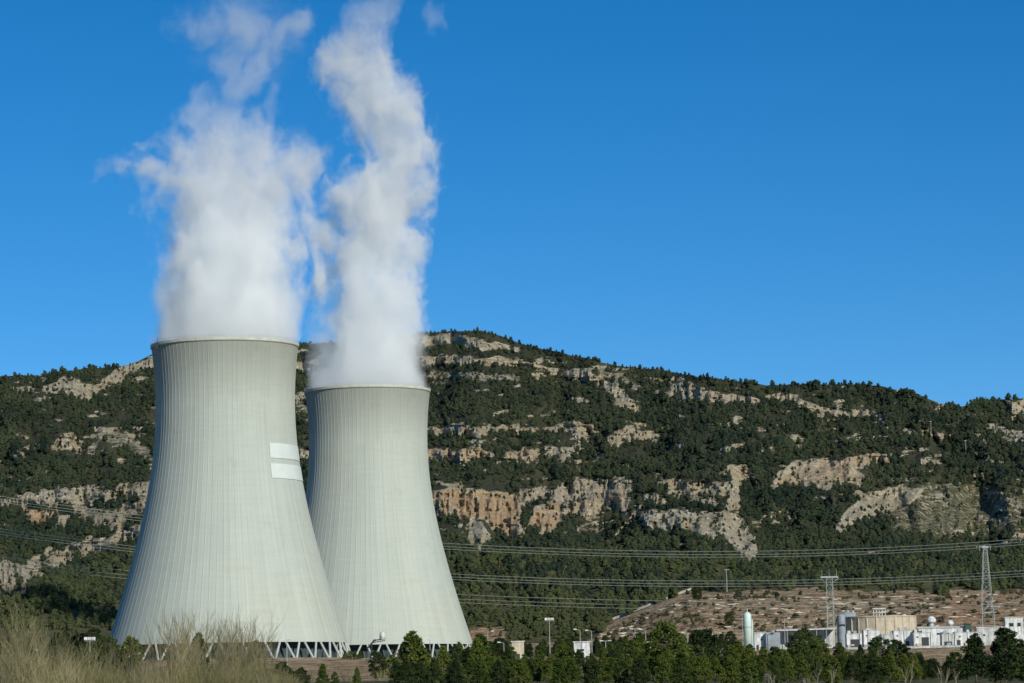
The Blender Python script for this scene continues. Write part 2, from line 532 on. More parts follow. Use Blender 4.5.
# hill: lines and outlines of the bare rock, (column, row, half height, strength)
LINES = [
    ([(45, 388, 4), (60, 386, 6), (75, 386, 8), (88, 393, 7), (100, 386, 5), (115, 376, 7), (125, 371, 8), (140, 366, 7), (156, 360, 6)], 1, 0),
    ([(12, 388, 3), (25, 389, 4), (34, 389, 2)], .6, 0),
    ([(26, 446, 2), (36, 445, 3)], .8, 0), ([(54, 447, 4), (62, 443, 9), (74, 442, 9), (82, 446, 5)], 1, .2),
    ([(88, 450, 5), (105, 436, 6), (125, 440, 8), (150, 455, 8)], .5, 0),
    ([(0, 505, 4), (20, 502, 6), (45, 499, 8), (80, 497, 9), (120, 495, 8), (150, 490, 7)], .95, .1),
    ([(22, 510, 5), (30, 520, 9), (45, 520, 10), (56, 510, 6)], 1, .9), ([(58, 522, 9), (64, 524, 9)], 1, 0),
    ([(75, 512, 8), (90, 515, 12), (110, 522, 12), (135, 510, 8), (150, 500, 7)], .6, .3),
    ([(0, 575, 18), (12, 580, 18), (22, 576, 10), (34, 562, 6), (50, 550, 5)], 1, 0),
    ([(22, 592, 7), (32, 577, 7), (45, 566, 7), (60, 558, 9), (80, 551, 11), (100, 548, 10), (115, 540, 8), (128, 536, 7), (142, 528, 6)], 1, 0),
    ([(296, 365, 4), (305, 368, 5), (318, 362, 4)], .8, 0), ([(296, 400, 6), (318, 420, 6)], .5, 0), ([(300, 455, 5), (318, 455, 5)], .7, 0),
    ([(424, 340, 6), (450, 338, 6), (480, 344, 5), (505, 345, 3), (518, 349, 2)], .75, 0),
    ([(424, 361, 5), (455, 361, 5), (480, 362, 3), (500, 362, 4), (522, 364, 4), (545, 369, 4), (570, 375, 4), (590, 379, 5), (605, 386, 7), (622, 398, 9), (636, 409, 5)], .95, .1),
    ([(424, 374, 4), (470, 378, 4), (520, 380, 3)], .5, 0), ([(600, 372, 3), (620, 378, 4), (640, 390, 4)], .5, 0),
    ([(428, 429, 4), (455, 430, 5), (480, 431, 5), (500, 429, 4), (520, 431, 3), (538, 430, 2), (552, 429, 3), (576, 427, 5), (593, 429, 3)], .95, .2),
    ([(428, 456, 6), (455, 456, 7), (478, 454, 7), (492, 458, 5)], 1, .5), ([(508, 455, 5), (522, 458, 9), (536, 457, 6)], 1, .5),
    ([(548, 450, 4), (560, 452, 4), (574, 450, 5)], .6, 0), ([(598, 455, 3), (604, 456, 3)], .6, 0),
    ([(610, 440, 6), (622, 436, 8), (640, 435, 8), (655, 440, 5)], 1, .15),
    ([(521, 497, 5), (545, 494, 6), (575, 492, 8), (600, 489, 9), (630, 485, 6)], .85, .3),
    ([(565, 508, 9), (590, 508, 10), (612, 502, 10), (628, 500, 12)], .75, .4),
    ([(575, 535, 6), (595, 528, 7), (608, 530, 8)], .4, 0),
    ([(611, 543, 4), (622, 530, 4), (636, 513, 4), (647, 496, 4)], 1, 0),
    ([(646, 502, 6), (655, 498, 6), (665, 505, 6)], .7, .1),
    ([(658, 485, 4), (680, 484, 5), (705, 485, 4), (737, 487, 4)], .85, .2), ([(667, 493, 4), (700, 493, 5), (724, 492, 4)], .85, .2),
    ([(690, 503, 4), (715, 502, 4)], .7, 0), ([(774, 482, 5), (780, 476, 5)], 1, 0),
    ([(843, 462, 3), (858, 460, 7), (872, 458, 6), (890, 462, 4)], .9, .6),
    ([(672, 390, 8), (690, 392, 8), (710, 396, 6), (740, 400, 5), (757, 404, 4)], 1, 0),
    ([(768, 398, 3), (780, 398, 4), (795, 402, 5), (812, 407, 4), (828, 413, 4), (848, 416, 3)], .85, .2), ([(855, 414, 4), (868, 413, 6), (880, 418, 4)], 1, .2),
    ([(897, 388, 3), (905, 387, 4), (914, 390, 3)], .9, 0), ([(722, 449, 3), (742, 447, 4)], .85, 0), ([(762, 453, 3), (772, 450, 4)], .85, 0),
    ([(790, 440, 2), (802, 441, 2)], .6, 0), ([(902, 434, 3), (925, 434, 3), (955, 437, 3)], .7, 0), ([(975, 434, 4), (984, 442, 5)], .8, 0),
    ([(988, 427, 4), (1004, 430, 5), (1022, 436, 4)], .7, 0), ([(1012, 410, 8), (1030, 408, 9), (1060, 404, 9)], 1, 0),
    ([(985, 455, 5), (1000, 470, 5)], .5, 0), ([(920, 460, 3), (940, 462, 3)], .6, 0), ([(1000, 500, 4), (1024, 505, 5)], .5, 0),
    ([(972, 549, 2), (995, 547, 3), (1024, 542, 2)], 1, 0), ([(866, 555, 2), (882, 554, 2)], 1, 0),
    ([(920, 520, 8), (950, 512, 9), (990, 520, 8)], .38, 0),
    ([(1060, 470, 8), (1120, 460, 10), (1200, 470, 8)], .9, .2), ([(-200, 440, 9), (-120, 450, 9), (-40, 445, 6)], .9, .2), ([(-160, 520, 12), (-60, 505, 12), (0, 500, 8)], .9, .3),
]
POLYS = [
    ([(430, 490), (460, 488), (490, 490), (516, 493), (521, 510), (523, 541), (510, 539), (500, 533), (490, 527), (484, 519), (445, 519), (428, 516)], 1, .9),
    ([(470, 519), (480, 521), (495, 543), (480, 550), (468, 541)], 1, 0),
    ([(535, 506), (548, 501), (562, 502), (561, 520), (556, 533), (542, 534), (524, 529), (530, 520)], 1, 1),
    ([(638, 513), (653, 510), (675, 510), (695, 512), (705, 517), (717, 524), (719, 539), (712, 543), (698, 537), (679, 532), (658, 532), (639, 533)], 1, 0),
    ([(718, 476), (727, 468), (746, 466), (754, 474), (757, 482), (743, 483), (739, 491), (742, 509), (723, 512), (727, 497), (734, 480)], 1, .3),
    ([(704, 513), (723, 510), (742, 517), (749, 533), (757, 543), (760, 555), (752, 567), (741, 560), (730, 550), (722, 541), (720, 528), (705, 521)], 1, 0),
    ([(773, 488), (775, 474), (795, 462), (822, 458), (848, 463), (865, 477), (866, 488), (845, 485), (826, 489), (799, 486)], 1, .5),
    ([(832, 535), (843, 512), (868, 493), (902, 486), (925, 490), (912, 503), (871, 518), (845, 533)], .85, 0),
    ([(880, 500), (930, 482), (1000, 488), (1024, 500), (1024, 525), (960, 540), (890, 530)], .39, 0),
]
SKYL = [(-1600, 420), (-700, 405), (-300, 392), (-100, 379), (0, 376), (40, 375), (62, 371), (100, 368), (125, 365), (140, 360), (152, 354), (230, 348), (300, 345), (360, 340), (425, 333), (450, 331), (482, 331),
        (500, 335), (515, 341), (545, 350), (580, 357), (620, 366), (660, 370), (700, 377), (740, 382), (765, 385), (800, 384), (835, 384), (862, 384), (885, 387), (905, 391), (925, 398), (945, 405), (958, 407),
        (975, 403), (1000, 400), (1024, 399), (1100, 394), (1300, 400), (1800, 415), (2700, 440)]
FOOT_Z = lambda u, d=1700: ground_z((u - 512) / F_PX * 1700, np.full_like(u, 1700.0))

uu = np.concatenate([np.arange(-1600, -300, 40.), np.arange(-300, -60, 8.), np.arange(-60, 1085, 1.6), np.arange(1086, 1330, 8.), np.arange(1340, 2640, 40.)])
NR = 300
sky_v = np.interp(uu, [a for a, b in SKYL], [b for a, b in SKYL]) + NZ3.fbm(uu / 14, uu * 0, 3) * 1.2
Xf = (uu - 512) / F_PX * 1700
foot_z = ground_z(Xf, np.full_like(uu, 1700.0))
b0 = unproj(uu, np.full_like(uu, 600.), np.full_like(uu, 1700.)); b1 = unproj(uu, np.full_like(uu, 650.), np.full_like(uu, 1700.))
foot_v = 600 + (foot_z - b0[:, 2]) / (b1[:, 2] - b0[:, 2]) * 50
for _ in range(4):
    fp_ = unproj(uu, foot_v, np.full_like(uu, 1700.))
    foot_v = foot_v - (ground_z(fp_[:, 0], fp_[:, 1]) - fp_[:, 2]) / 1700 * F_PX
tt = np.linspace(0, 1, NR)[:, None]
U = np.repeat(uu[None, :], NR, 0)
V = foot_v[None, :] * (1 - tt) + sky_v[None, :] * tt


def seg_mask(U, V):
    rock = np.zeros(U.shape); orange = np.zeros(U.shape)
    w1 = NZ.fbm(U / 7, V / 5, 4, 0.6); w2 = NZ2.fbm(U / 22, V / 14, 3)
    for pts, st, og in LINES:
        p = np.array(pts, float)
        lo, hi = p[:, 0].min() - 8, p[:, 0].max() + 8
        sel = (U > lo) & (U < hi) & (V > p[:, 1].min() - 30) & (V < p[:, 1].max() + 30)
        if not sel.any(): continue
        u_, v_ = U[sel], V[sel]
        cv = np.interp(u_, p[:, 0], p[:, 1]) if p[0, 0] < p[-1, 0] else np.interp(u_, p[::-1, 0], p[::-1, 1])
        hw = np.interp(u_, p[:, 0], p[:, 2])
        dd = np.abs(v_ - cv + w2[sel] * 3) / np.maximum(hw * (1 + 0.9 * w1[sel]), 0.5)
        endf = np.clip((u_ - p[0, 0] + 5) / 6, 0, 1) * np.clip((p[-1, 0] + 5 - u_) / 6, 0, 1)
        m = (1 - smooth(0.75, 1.25, dd)) * st * endf
        rock[sel] = np.maximum(rock[sel], m)
        orange[sel] = np.maximum(orange[sel], m * og)
    for pts, st, og in POLYS:
        p = np.array(pts, float)
        sel = (U > p[:, 0].min() - 8) & (U < p[:, 0].max() + 8) & (V > p[:, 1].min() - 8) & (V < p[:, 1].max() + 8)
        if not sel.any(): continue
        u_, v_ = U[sel] + w2[sel] * 2.0, V[sel] + w1[sel] * 3
        ins = np.zeros(u_.shape, bool); dist = np.full(u_.shape, 1e9)
        for k in range(len(p)):
            a, b = p[k], p[(k + 1) % len(p)]
            cr = ((a[1] > v_) != (b[1] > v_)) & (u_ < (b[0] - a[0]) * (v_ - a[1]) / (b[1] - a[1] + 1e-9) + a[0])
            ins ^= cr
            ab = b - a; t = np.clip(((u_ - a[0]) * ab[0] + (v_ - a[1]) * ab[1]) / (ab @ ab), 0, 1)
            dist = np.minimum(dist, np.hypot(u_ - a[0] - t * ab[0], v_ - a[1] - t * ab[1]))
        sd = np.where(ins, dist, -dist)
        m = smooth(-1.5, 1.5, sd) * st
        rock[sel] = np.maximum(rock[sel], m)
        orange[sel] = np.maximum(orange[sel], m * og * smooth(0, 10, dist + 6 * w1[sel] + 3))
    # small scattered outcrops elsewhere
    sp = NZ3.fbm(U / 20, V / 4.2, 4, 0.6)
    rock = np.maximum(rock, smooth(0.25, 0.38, sp) * 0.75 * (V < 545) * smooth(0, 20, V - 335))
    return rock, orange


ROCK, ORANGE = seg_mask(U, V)


def flat_mask():
    m = np.zeros(U.shape)
    for lo, hi, vt_, vb_ in ((634, 722, 508, 545), (700, 764, 512, 570), (468, 497, 518, 552), (770, 868, 460, 490), (830, 925, 485, 536)):
        m = np.maximum(m, smooth(lo - 4, lo + 4, U) * (1 - smooth(hi - 4, hi + 4, U)) * smooth(vt_ - 4, vt_ + 4, V) * (1 - smooth(vb_ - 4, vb_ + 4, V)))
    return m


def blur(a, s, axis):
    n = int(3 * s); k = np.exp(-0.5 * (np.arange(-n, n + 1) / s) ** 2); k /= k.sum()
    pad = [(0, 0), (0, 0)]; pad[axis] = (n, n)
    b = np.pad(a, pad, mode='edge')
    return np.apply_along_axis(lambda r: np.convolve(r, k, 'valid'), axis, b)


ds = np.zeros(U.shape)
for i_ in range(U.shape[1]):
    fv, sv_ = foot_v[i_], sky_v[i_]
    kv = [fv, min(548, fv - 8), 440, min(sv_, 435) - 1]; kd = [1700, 2250, 2850, 2850 + (440 - (min(sv_, 435) - 1)) * 6.4]
    ds[:, i_] = np.interp(-V[:, i_], [-q for q in kv], kd)
slope = np.diff(ds, axis=0, prepend=ds[:1] * 1)
cum = 1700 + np.cumsum(slope * (1 - 0.9 * np.clip(blur(ROCK, 1.2, 0), 0, 1)), axis=0)
D = cum + blur(ds - cum, 11, 0)
D = D + NZ.fbm(U / 60, V / 100 + 3, 4) * 165 * smooth(0, 0.2, tt) + NZ2.fbm(U / 13, V / 14, 4, 0.6) * 26 * smooth(0, 0.12, tt)
D = D + blur(ROCK, 1.2, 0) * (1 - 0.75 * flat_mask()) * (NZ3.fbm(U / 5.0, V / 22, 4, 0.6) * 30 + NZ.fbm(U / 30, V / 2.2, 2) * 9 * smooth(.5, .8, ROCK))
D = D - (D[0] - 1700)[None, :] * (1 - smooth(0, 0.09, tt))
HP = unproj(U, V, D)
last = HP[-1]
back = [last + np.array([0, dd, dz]) for dd, dz in ((25, -1), (120, -25), (500, -170), (2500, -420))]
allP = np.concatenate([HP, np.array(back)], 0)
z4 = lambda a, f=0.0: np.concatenate([a, np.full((4, a.shape[1]), f)], 0).ravel()
GR = smooth(548, 575, V + NZ.fbm(U / 30, V / 10, 3) * 14) * 0.9 + 0.4 * smooth(-0.1, 0.4, NZ2.fbm(U / 60, V / 30, 3)) + 0.5 * smooth(850, 900, U) * smooth(470, 490, V)
BR = np.zeros(U.shape)
BR += smooth(600, 606, U) * smooth(-1, 2, V - np.where(U < 692, edge_line(U), 590 + NZ.fbm(U / 20, V / 6, 3) * 5))
ORANGE = np.maximum(ORANGE, smooth(900, 960, U) * smooth(598, 604, V))
ORANGE = np.maximum(ORANGE, 0.9 * smooth(466, 474, U) * (1 - smooth(500, 512, U)) * smooth(620, 626, V))
BR += 0.9 * smooth(466, 474, U) * (1 - smooth(500, 512, U)) * smooth(624, 630, V)
hill = mesh_np('hills', allP.reshape(-1, 3), grid_faces(NR + 4, len(uu)), MT, smooth_shade=False,
               attrs={'rock': z4(ROCK), 'orange': z4(ORANGE), 'bare': z4(np.clip(BR, 0, 1)), 'grass': z4(np.clip(GR, 0, 1))})
tag(hill, 'long forested hill with bands of pale and orange cliffs', kind='structure')


def hill_at(u, v):
    """points of the hill surface seen at u, v (arrays)"""
    ci = np.clip(np.interp(u, uu, np.arange(len(uu))), 0, len(uu) - 1.001)
    c0 = ci.astype(int); cf = ci - c0
    fv = np.interp(u, uu, foot_v); sv = np.interp(u, uu, sky_v)
    ri = np.clip((v - fv) / (sv - fv) * (NR - 1), 0, NR - 1.001)
    r0 = ri.astype(int); rf = ri - r0
    def bi(A):
        if A.ndim == 3: a, b = cf[:, None], rf[:, None]
        else: a, b = cf, rf
        return (A[r0, c0] * (1 - a) + A[r0, c0 + 1] * a) * (1 - b) + (A[r0 + 1, c0] * (1 - a) + A[r0 + 1, c0 + 1] * a) * b
    return bi(HP), bi(ROCK), bi(BR), bi(GR)


# ------------------------------------------------------------------ forest on the hill (nobody could count it)
ico_v = []; ico_f = []
def _ico():
    t = (1 + 5 ** .5) / 2
    v = np.array([(-1, t, 0), (1, t, 0), (-1, -t, 0), (1, -t, 0), (0, -1, t), (0, 1, t), (0, -1, -t), (0, 1, -t), (t, 0, -1), (t, 0, 1), (-t, 0, -1), (-t, 0, 1)], float)
    v /= np.linalg.norm(v[0])
    f = np.array([(0, 11, 5), (0, 5, 1), (0, 1, 7), (0, 7, 10), (0, 10, 11), (1, 5, 9), (5, 11, 4), (11, 10, 2), (10, 7, 6), (7, 1, 8), (3, 9, 4), (3, 4, 2), (3, 2, 6), (3, 6, 8), (3, 8, 9), (4, 9, 5), (2, 4, 11), (6, 2, 10), (8, 6, 7), (9, 8, 1)])
    return v, f
IV, IF = _ico()


def far_tree(seed, flakes):
    """unit tree: crown 1 wide, 1 tall, standing at 0; lumpy clumps plus loose tufts"""
    r = np.random.default_rng(seed)
    Vs = []; Fs = []; n = 0
    for k in range(3):
        c = np.array([r.uniform(-.16, .16), r.uniform(-.16, .16), (0.32, 0.52, 0.74)[k]])
        s = np.array([.40, .40, .26]) * (1.0, .9, .62)[k]
        vv = IV * s * (1 + r.uniform(-.25, .25, (12, 1))) + c
        Vs.append(vv); Fs.append(IF + n); n += 12
    for k in range(flakes):
        d = r.normal(size=3); d /= np.linalg.norm(d)
        z = 0.5 + 0.42 * d[2]
        w = 0.5 * (1 - 0.45 * max(0, (z - 0.5) * 2))
        c = np.array([d[0] * w * r.uniform(.7, 1.05), d[1] * w * r.uniform(.7, 1.05), z])
        a = r.normal(size=(3, 3)); a *= 0.11 / np.linalg.norm(a, axis=1)[:, None]
        Vs.append(c + a); Fs.append(np.array([[n, n + 1, n + 2]])); n += 3
    return np.concatenate(Vs), np.concatenate(Fs)


VARS = [far_tree(100 + k, 22) for k in range(8)]


def scatter(P, hgt, wid, name, mat, seed=1):
    r = np.random.default_rng(seed)
    which = r.integers(0, len(VARS), len(P)); ang = r.uniform(0, 2 * np.pi, len(P))
    Vs = []; Fs = []; n = 0
    for k, (tv, tf) in enumerate(VARS):
        s = which == k
        if not s.any(): continue
        ca, sa = np.cos(ang[s])[:, None], np.sin(ang[s])[:, None]
        x = tv[None, :, 0] * ca - tv[None, :, 1] * sa
        y = tv[None, :, 0] * sa + tv[None, :, 1] * ca
        v = np.stack([x * wid[s][:, None], y * wid[s][:, None], np.repeat(tv[None, :, 2], s.sum(), 0) * hgt[s][:, None]], -1) + P[s][:, None, :]
        m = s.sum()
        f = tf[None] + (np.arange(m) * len(tv))[:, None, None] + n
        Vs.append(v.reshape(-1, 3)); Fs.append(f.reshape(-1, 3)); n += m * len(tv)
    return mesh_np(name, np.concatenate(Vs), np.concatenate(Fs), mat)


NT = 56000
fu = rng.uniform(-230, 1250, NT); fvf = rng.uniform(0, 1, NT)
ft = np.interp(fu, uu, foot_v); fs = np.interp(fu, uu, sky_v)
fv = fs + (np.minimum(ft, 600) - fs) * fvf
P_, rk_, br_, gr_ = hill_at(fu, fv)
dn = NZ.fbm(fu / 26, fv / 12, 4, 0.6)
dens = np.clip(0.80 + dn * 1.6, 0.10, 1)
dens = np.where(rk_ > 0.35, 0.15, dens)
dens = dens * (1 - 0.5 * smooth(545, 565, fv)) * (1 - 0.72 * np.clip(br_, 0, 1))
dens = dens * (1 - 0.58 * smooth(875, 925, fu) * (1 - smooth(1040, 1060, fu)) * smooth(468, 490, fv) * (1 - smooth(528, 545, fv)))
keep = rng.random(NT) < dens
P_, rk_, fv_, fu_ = P_[keep], rk_[keep], fv[keep], fu[keep]
hg = rng.uniform(2.6, 8.2, len(P_)) * np.where(rk_ > .35, .55, 1) * np.where(br_[keep] > .4, .45, 1) * (1 - 0.25 * smooth(400, 340, fv_))
wdt = hg * rng.uniform(.55, 1.05, len(P_))
P_[:, 2] -= hg * 0.12
forest = scatter(P_, hg, wdt, 'hill_forest', M_far, 5)
tag(forest, 'dark green pine forest and scrub covering the long hill', 'forest', kind='stuff')

# lower wood between plant and hill
NT2 = 13000
fu = rng.uniform(-250, 1250, NT2); fv = rng.uniform(520, 668, NT2)
ft = np.interp(fu, uu, foot_v)
ok = (fv < ft) & (fv > 550 + 8 * np.sin(fu / 60))
fu, fv = fu[ok], fv[ok]
P2, rk2, br2, gr2 = hill_at(fu, fv)
k2 = (rng.random(len(fu)) < np.clip(0.72 + NZ2.fbm(fu / 30, fv / 8, 3) * 1.2 + 0.6 * (1 - smooth(100, 160, fu)), 0.12, 1) * (1 - np.clip(br2, 0, .97))) & (rk2 < .5)
P2 = P2[k2]
h2 = rng.uniform(3.2, 7.5, len(P2))
P2[:, 2] -= h2 * .1
wood = scatter(P2, h2, h2 * rng.uniform(.6, .95, len(P2)), 'lower_wood', foliage_mat('valley_pine', (0.019, 0.030, 0.013), (0.062, 0.074, 0.027), 0.03), 9)
tag(wood, 'olive green open pine wood at the foot of the hill, behind the power lines', 'wood', kind='stuff')

# low scrub and stones on the bare slope
n_ = 3600
su = rng.uniform(560, 1180, n_); sd = rng.uniform(1345, 1698, n_)
sx = (su - 512) / F_PX * sd
sz = ground_z(sx, sd)
spj = proj(np.stack([sx, sd, sz], -1))
clump = NZ.fbm(spj[:, 0] / 9, spj[:, 1] / 2.2, 3)
kk_ = (spj[:, 1] > edge_line(spj[:, 0])) & (clump > 0.05) & (spj[:, 0] > 600)
Ps = np.stack([sx, sd, sz - .15], -1)[kk_]
hs_ = rng.uniform(.6, 2.2, len(Ps))
tag(scatter(Ps, hs_, hs_ * rng.uniform(1.0, 1.8, len(Ps)), 'slope_scrub', foliage_mat('dry_scrub', (0.045, 0.048, 0.022), (0.17, 0.14, 0.075), 0.15), 31), 'low scrub dotted over the bare tan slope behind the plant', 'scrub', kind='stuff')
sel_ = rng.random(n_) < .22
Pr = np.stack([sx, sd, sz - .2], -1)[sel_ & (clump < 0.05) & (spj[:, 1] > edge_line(spj[:, 0])) & (spj[:, 0] > 600)]
hs_ = rng.uniform(.5, 1.3, len(Pr))
VV = (IV[None] * np.stack([hs_ * rng.uniform(.8, 3.0, len(Pr)), hs_, hs_ * .7], -1)[:, None, :] * rng.uniform(.75, 1.2, (len(Pr), 12, 1)) + Pr[:, None, :])
FF = IF[None] + (np.arange(len(Pr)) * 12)[:, None, None]
tag(mesh_np('slope_stones', VV.reshape(-1, 3), FF.reshape(-1, 3), simple('pale_stone', (0.52, 0.44, 0.32), 0.95, var=.2, scale=.3)), 'pale stones and low banks scattered over the bare slope', 'stones', kind='stuff')

# ------------------------------------------------------------------ cooling towers
Z0, ZTOP, ZTH = 6.5, 130.0, 105.3
A_, B_ = 28.6, 70.6
prof = lambda z: A_ * np.sqrt(1 + ((z - ZTH) / B_) ** 2)


def shell_mesh():
    NRIB = 92; per = 5
    offs = np.array([0.0, 0.45, 0.78, 0.84, 0.94]); bumpr = np.array([0.0, 0.0, 0.0, 0.07, 0.07])
    ang = ((np.arange(NRIB)[:, None] + offs[None]) / NRIB * 2 * np.pi).ravel()
    br = np.tile(bumpr, NRIB)
    zs = np.concatenate([np.linspace(Z0, 80, 26), np.linspace(82, ZTOP - 1.2, 24)])
    rows = []
    for z in zs:
        r = prof(z) + br * (1.0 if z > Z0 + .6 else 0.2)
        rows.append(np.stack([r * np.cos(ang), r * np.sin(ang), np.full_like(ang, z)], -1))
    for z in zs[::-1]:
        r = prof(z) - 0.55
        rows.append(np.stack([r * np.cos(ang), r * np.sin(ang), np.full_like(ang, z)], -1))
    rows.append(rows[0])
    V_ = np.concatenate(rows); nr = len(rows); nc = len(ang)
    a = np.arange(nr * nc).reshape(nr, nc); a[-1] = a[0]
    b = np.roll(a, -1, 1)
    Fq = np.stack([a[:-1], b[:-1], b[1:], a[1:]], -1).reshape(-1, 4)
    V_ = V_[:(nr - 1) * nc]
    return mesh_np('shell', V_, Fq, M_conc, link=False)


def make_tower(loc, rz, label, patches):
    t = empty('cooling_tower', loc, rz)
    tag(t, label, 'cooling tower', 'pair of cooling towers')
    return t


def tower_parts(t):
    o = bpy.data.objects.new('shell', shell_mesh()); COL.objects.link(o); o.parent = t
    # rim: broad lip with walkway
    rt = float(prof(ZTOP))
    m = MB(); n = 180
    pr = [(rt - 0.9, ZTOP - 1.3), (rt + 0.12, ZTOP - 1.3), (rt + 0.38, ZTOP - 1.0), (rt + 0.38, ZTOP + 0.1), (rt - 0.9, ZTOP + 0.1)]
    for i, (r_, z_) in enumerate(pr):
        for k in range(n):
            m.v.append((r_ * math.cos(2 * math.pi * k / n), r_ * math.sin(2 * math.pi * k / n), z_))
    for i in range(5):
        for k in range(n):
            m.f.append((i * n + k, i * n + (k + 1) % n, ((i + 1) % 5) * n + (k + 1) % n, ((i + 1) % 5) * n + k))
    m.build('rim', M_rim, t)
    m = MB()
    for zz in (0.6, 1.15):
        pts = [((rt + .25) * math.cos(2 * math.pi * k / 120), (rt + .25) * math.sin(2 * math.pi * k / 120), ZTOP + zz) for k in range(121)]
        m.tube(pts, 0.035, 4)
    for k in range(60):
        a = 2 * math.pi * k / 60
        m.bar(((rt + .25) * math.cos(a), (rt + .25) * math.sin(a), ZTOP + .1), ((rt + .25) * math.cos(a), (rt + .25) * math.sin(a), ZTOP + 1.15), 0.035, n=4)
    m.build('railing', M_steel, t)
    # slanting columns in V pairs
    NP = 34
    rb, rtp = float(prof(Z0)) - 0.3 + 0.33 * Z0, float(prof(Z0)) - 0.3
    step = 2 * math.pi / NP
    for k in range(NP):
        a0 = k * step
        for s in (-1, 1):
            a1 = a0 + s * step * 0.36
            MB().bar((rb * math.cos(a0 + s * .008), rb * math.sin(a0 + s * .008), -0.3), (rtp * math.cos(a1), rtp * math.sin(a1), Z0 + 0.15), 0.5, 0.45, 8).build('support_column', M_col, t)
    # ring footing and basin wall
    MB2 = MB(); n = 120
    pr = [(rb + 1.6, -1.0), (rb + 1.6, 0.15), (rb + 1.2, 0.15), (rb + 1.2, -1.0)]
    for r_, z_ in pr:
        for k in range(n): MB2.v.append((r_ * math.cos(2 * math.pi * k / n), r_ * math.sin(2 * math.pi * k / n), z_))
    for i in range(4):
        for k in range(n): MB2.f.append((i * n + k, i * n + (k + 1) % n, ((i + 1) % 4) * n + (k + 1) % n, ((i + 1) % 4) * n + k))
    MB2.build('basin_wall', M_earth, t)
    # pleated inner louvres
    m = MB(); n = 240
    for z_ in (-0.5, Z0 + 4):
        for k in range(n):
            r_ = 44.6 if k % 2 else 44.0
            m.v.append((r_ * math.cos(2 * math.pi * k / n), r_ * math.sin(2 * math.pi * k / n), z_))
    for k in range(n): m.f.append((k, (k + 1) % n, n + (k + 1) % n, n + k))
    m.v.append((0, 0, Z0 + 4.0)); c = len(m.v) - 1
    for k in range(n): m.f.append((n + k, n + (k + 1) % n, c))
    m.build('inner_louvres', M_fill, t)


b1p = unproj(227.5, 645.0, 1300); b2p = unproj(371.0, 646.5, 1526)
T1 = empty('cooling_tower', (b1p[0], b1p[1], b1p[2] - Z0))
tag(T1, 'nearer and taller looking cooling tower on the left, with two white painted bands', 'cooling tower', 'pair of cooling towers')
tower_parts(T1)
T2 = copy_tree(T1)
T2.location = (b2p[0], b2p[1], b2p[2] - Z0)
T2.rotation_euler.z = 0.35
tag(T2, 'farther cooling tower on the right, plain concrete shell without white bands')


def band(z0, z1, a0, a1):
    m = MB(); n = 40
    for i in range(2):
        zz = (z0, z1)[i]
        for k in range(n + 1):
            a = R(-90) + R(a0 + (a1 - a0) * k / n)
            r_ = float(prof(zz)) + 0.26
            m.v.append((r_ * math.cos(a), r_ * math.sin(a), zz))
    for i in range(2):
        zz = (z1, z0)[i]
        for k in range(n + 1):
            a = R(-90) + R(a0 + (a1 - a0) * k / n)
            r_ = float(prof(zz)) + 0.1
            m.v.append((r_ * math.cos(a), r_ * math.sin(a), zz))
    w = n + 1
    for i in range(4):
        j = (i + 1) % 4
        for k in range(n): m.f.append((i * w + k, i * w + k + 1, j * w + k + 1, j * w + k))
    m.f.append((0, w, 2 * w, 3 * w)); m.f.append((n, 3 * w + n, 2 * w + n, w + n))
    o = m.build('painted_band', M_paint, T1)
    return o


band(81.3, 87.4, 41.5, 118)['label'] = 'upper white painted band on the shell'
band(73.0, 79.0, 41, 118)['label'] = 'lower white painted band on the shell'
# warning lamps on the rim of the near tower
for a in (-148,):
    q = R(a); m = MB()
    m.box((30.8 * math.cos(q), 31.3 * math.sin(q), ZTOP - 2.0), (0.8, 0.8, 1.4))
    m.bar((30.8 * math.cos(q), 31.3 * math.sin(q), ZTOP - 1.3), (30.8 * math.cos(q), 31.3 * math.sin(q), ZTOP + 1.8), 0.1)
    m.build('warning_lamp', M_dark, T1)

# ------------------------------------------------------------------ steam


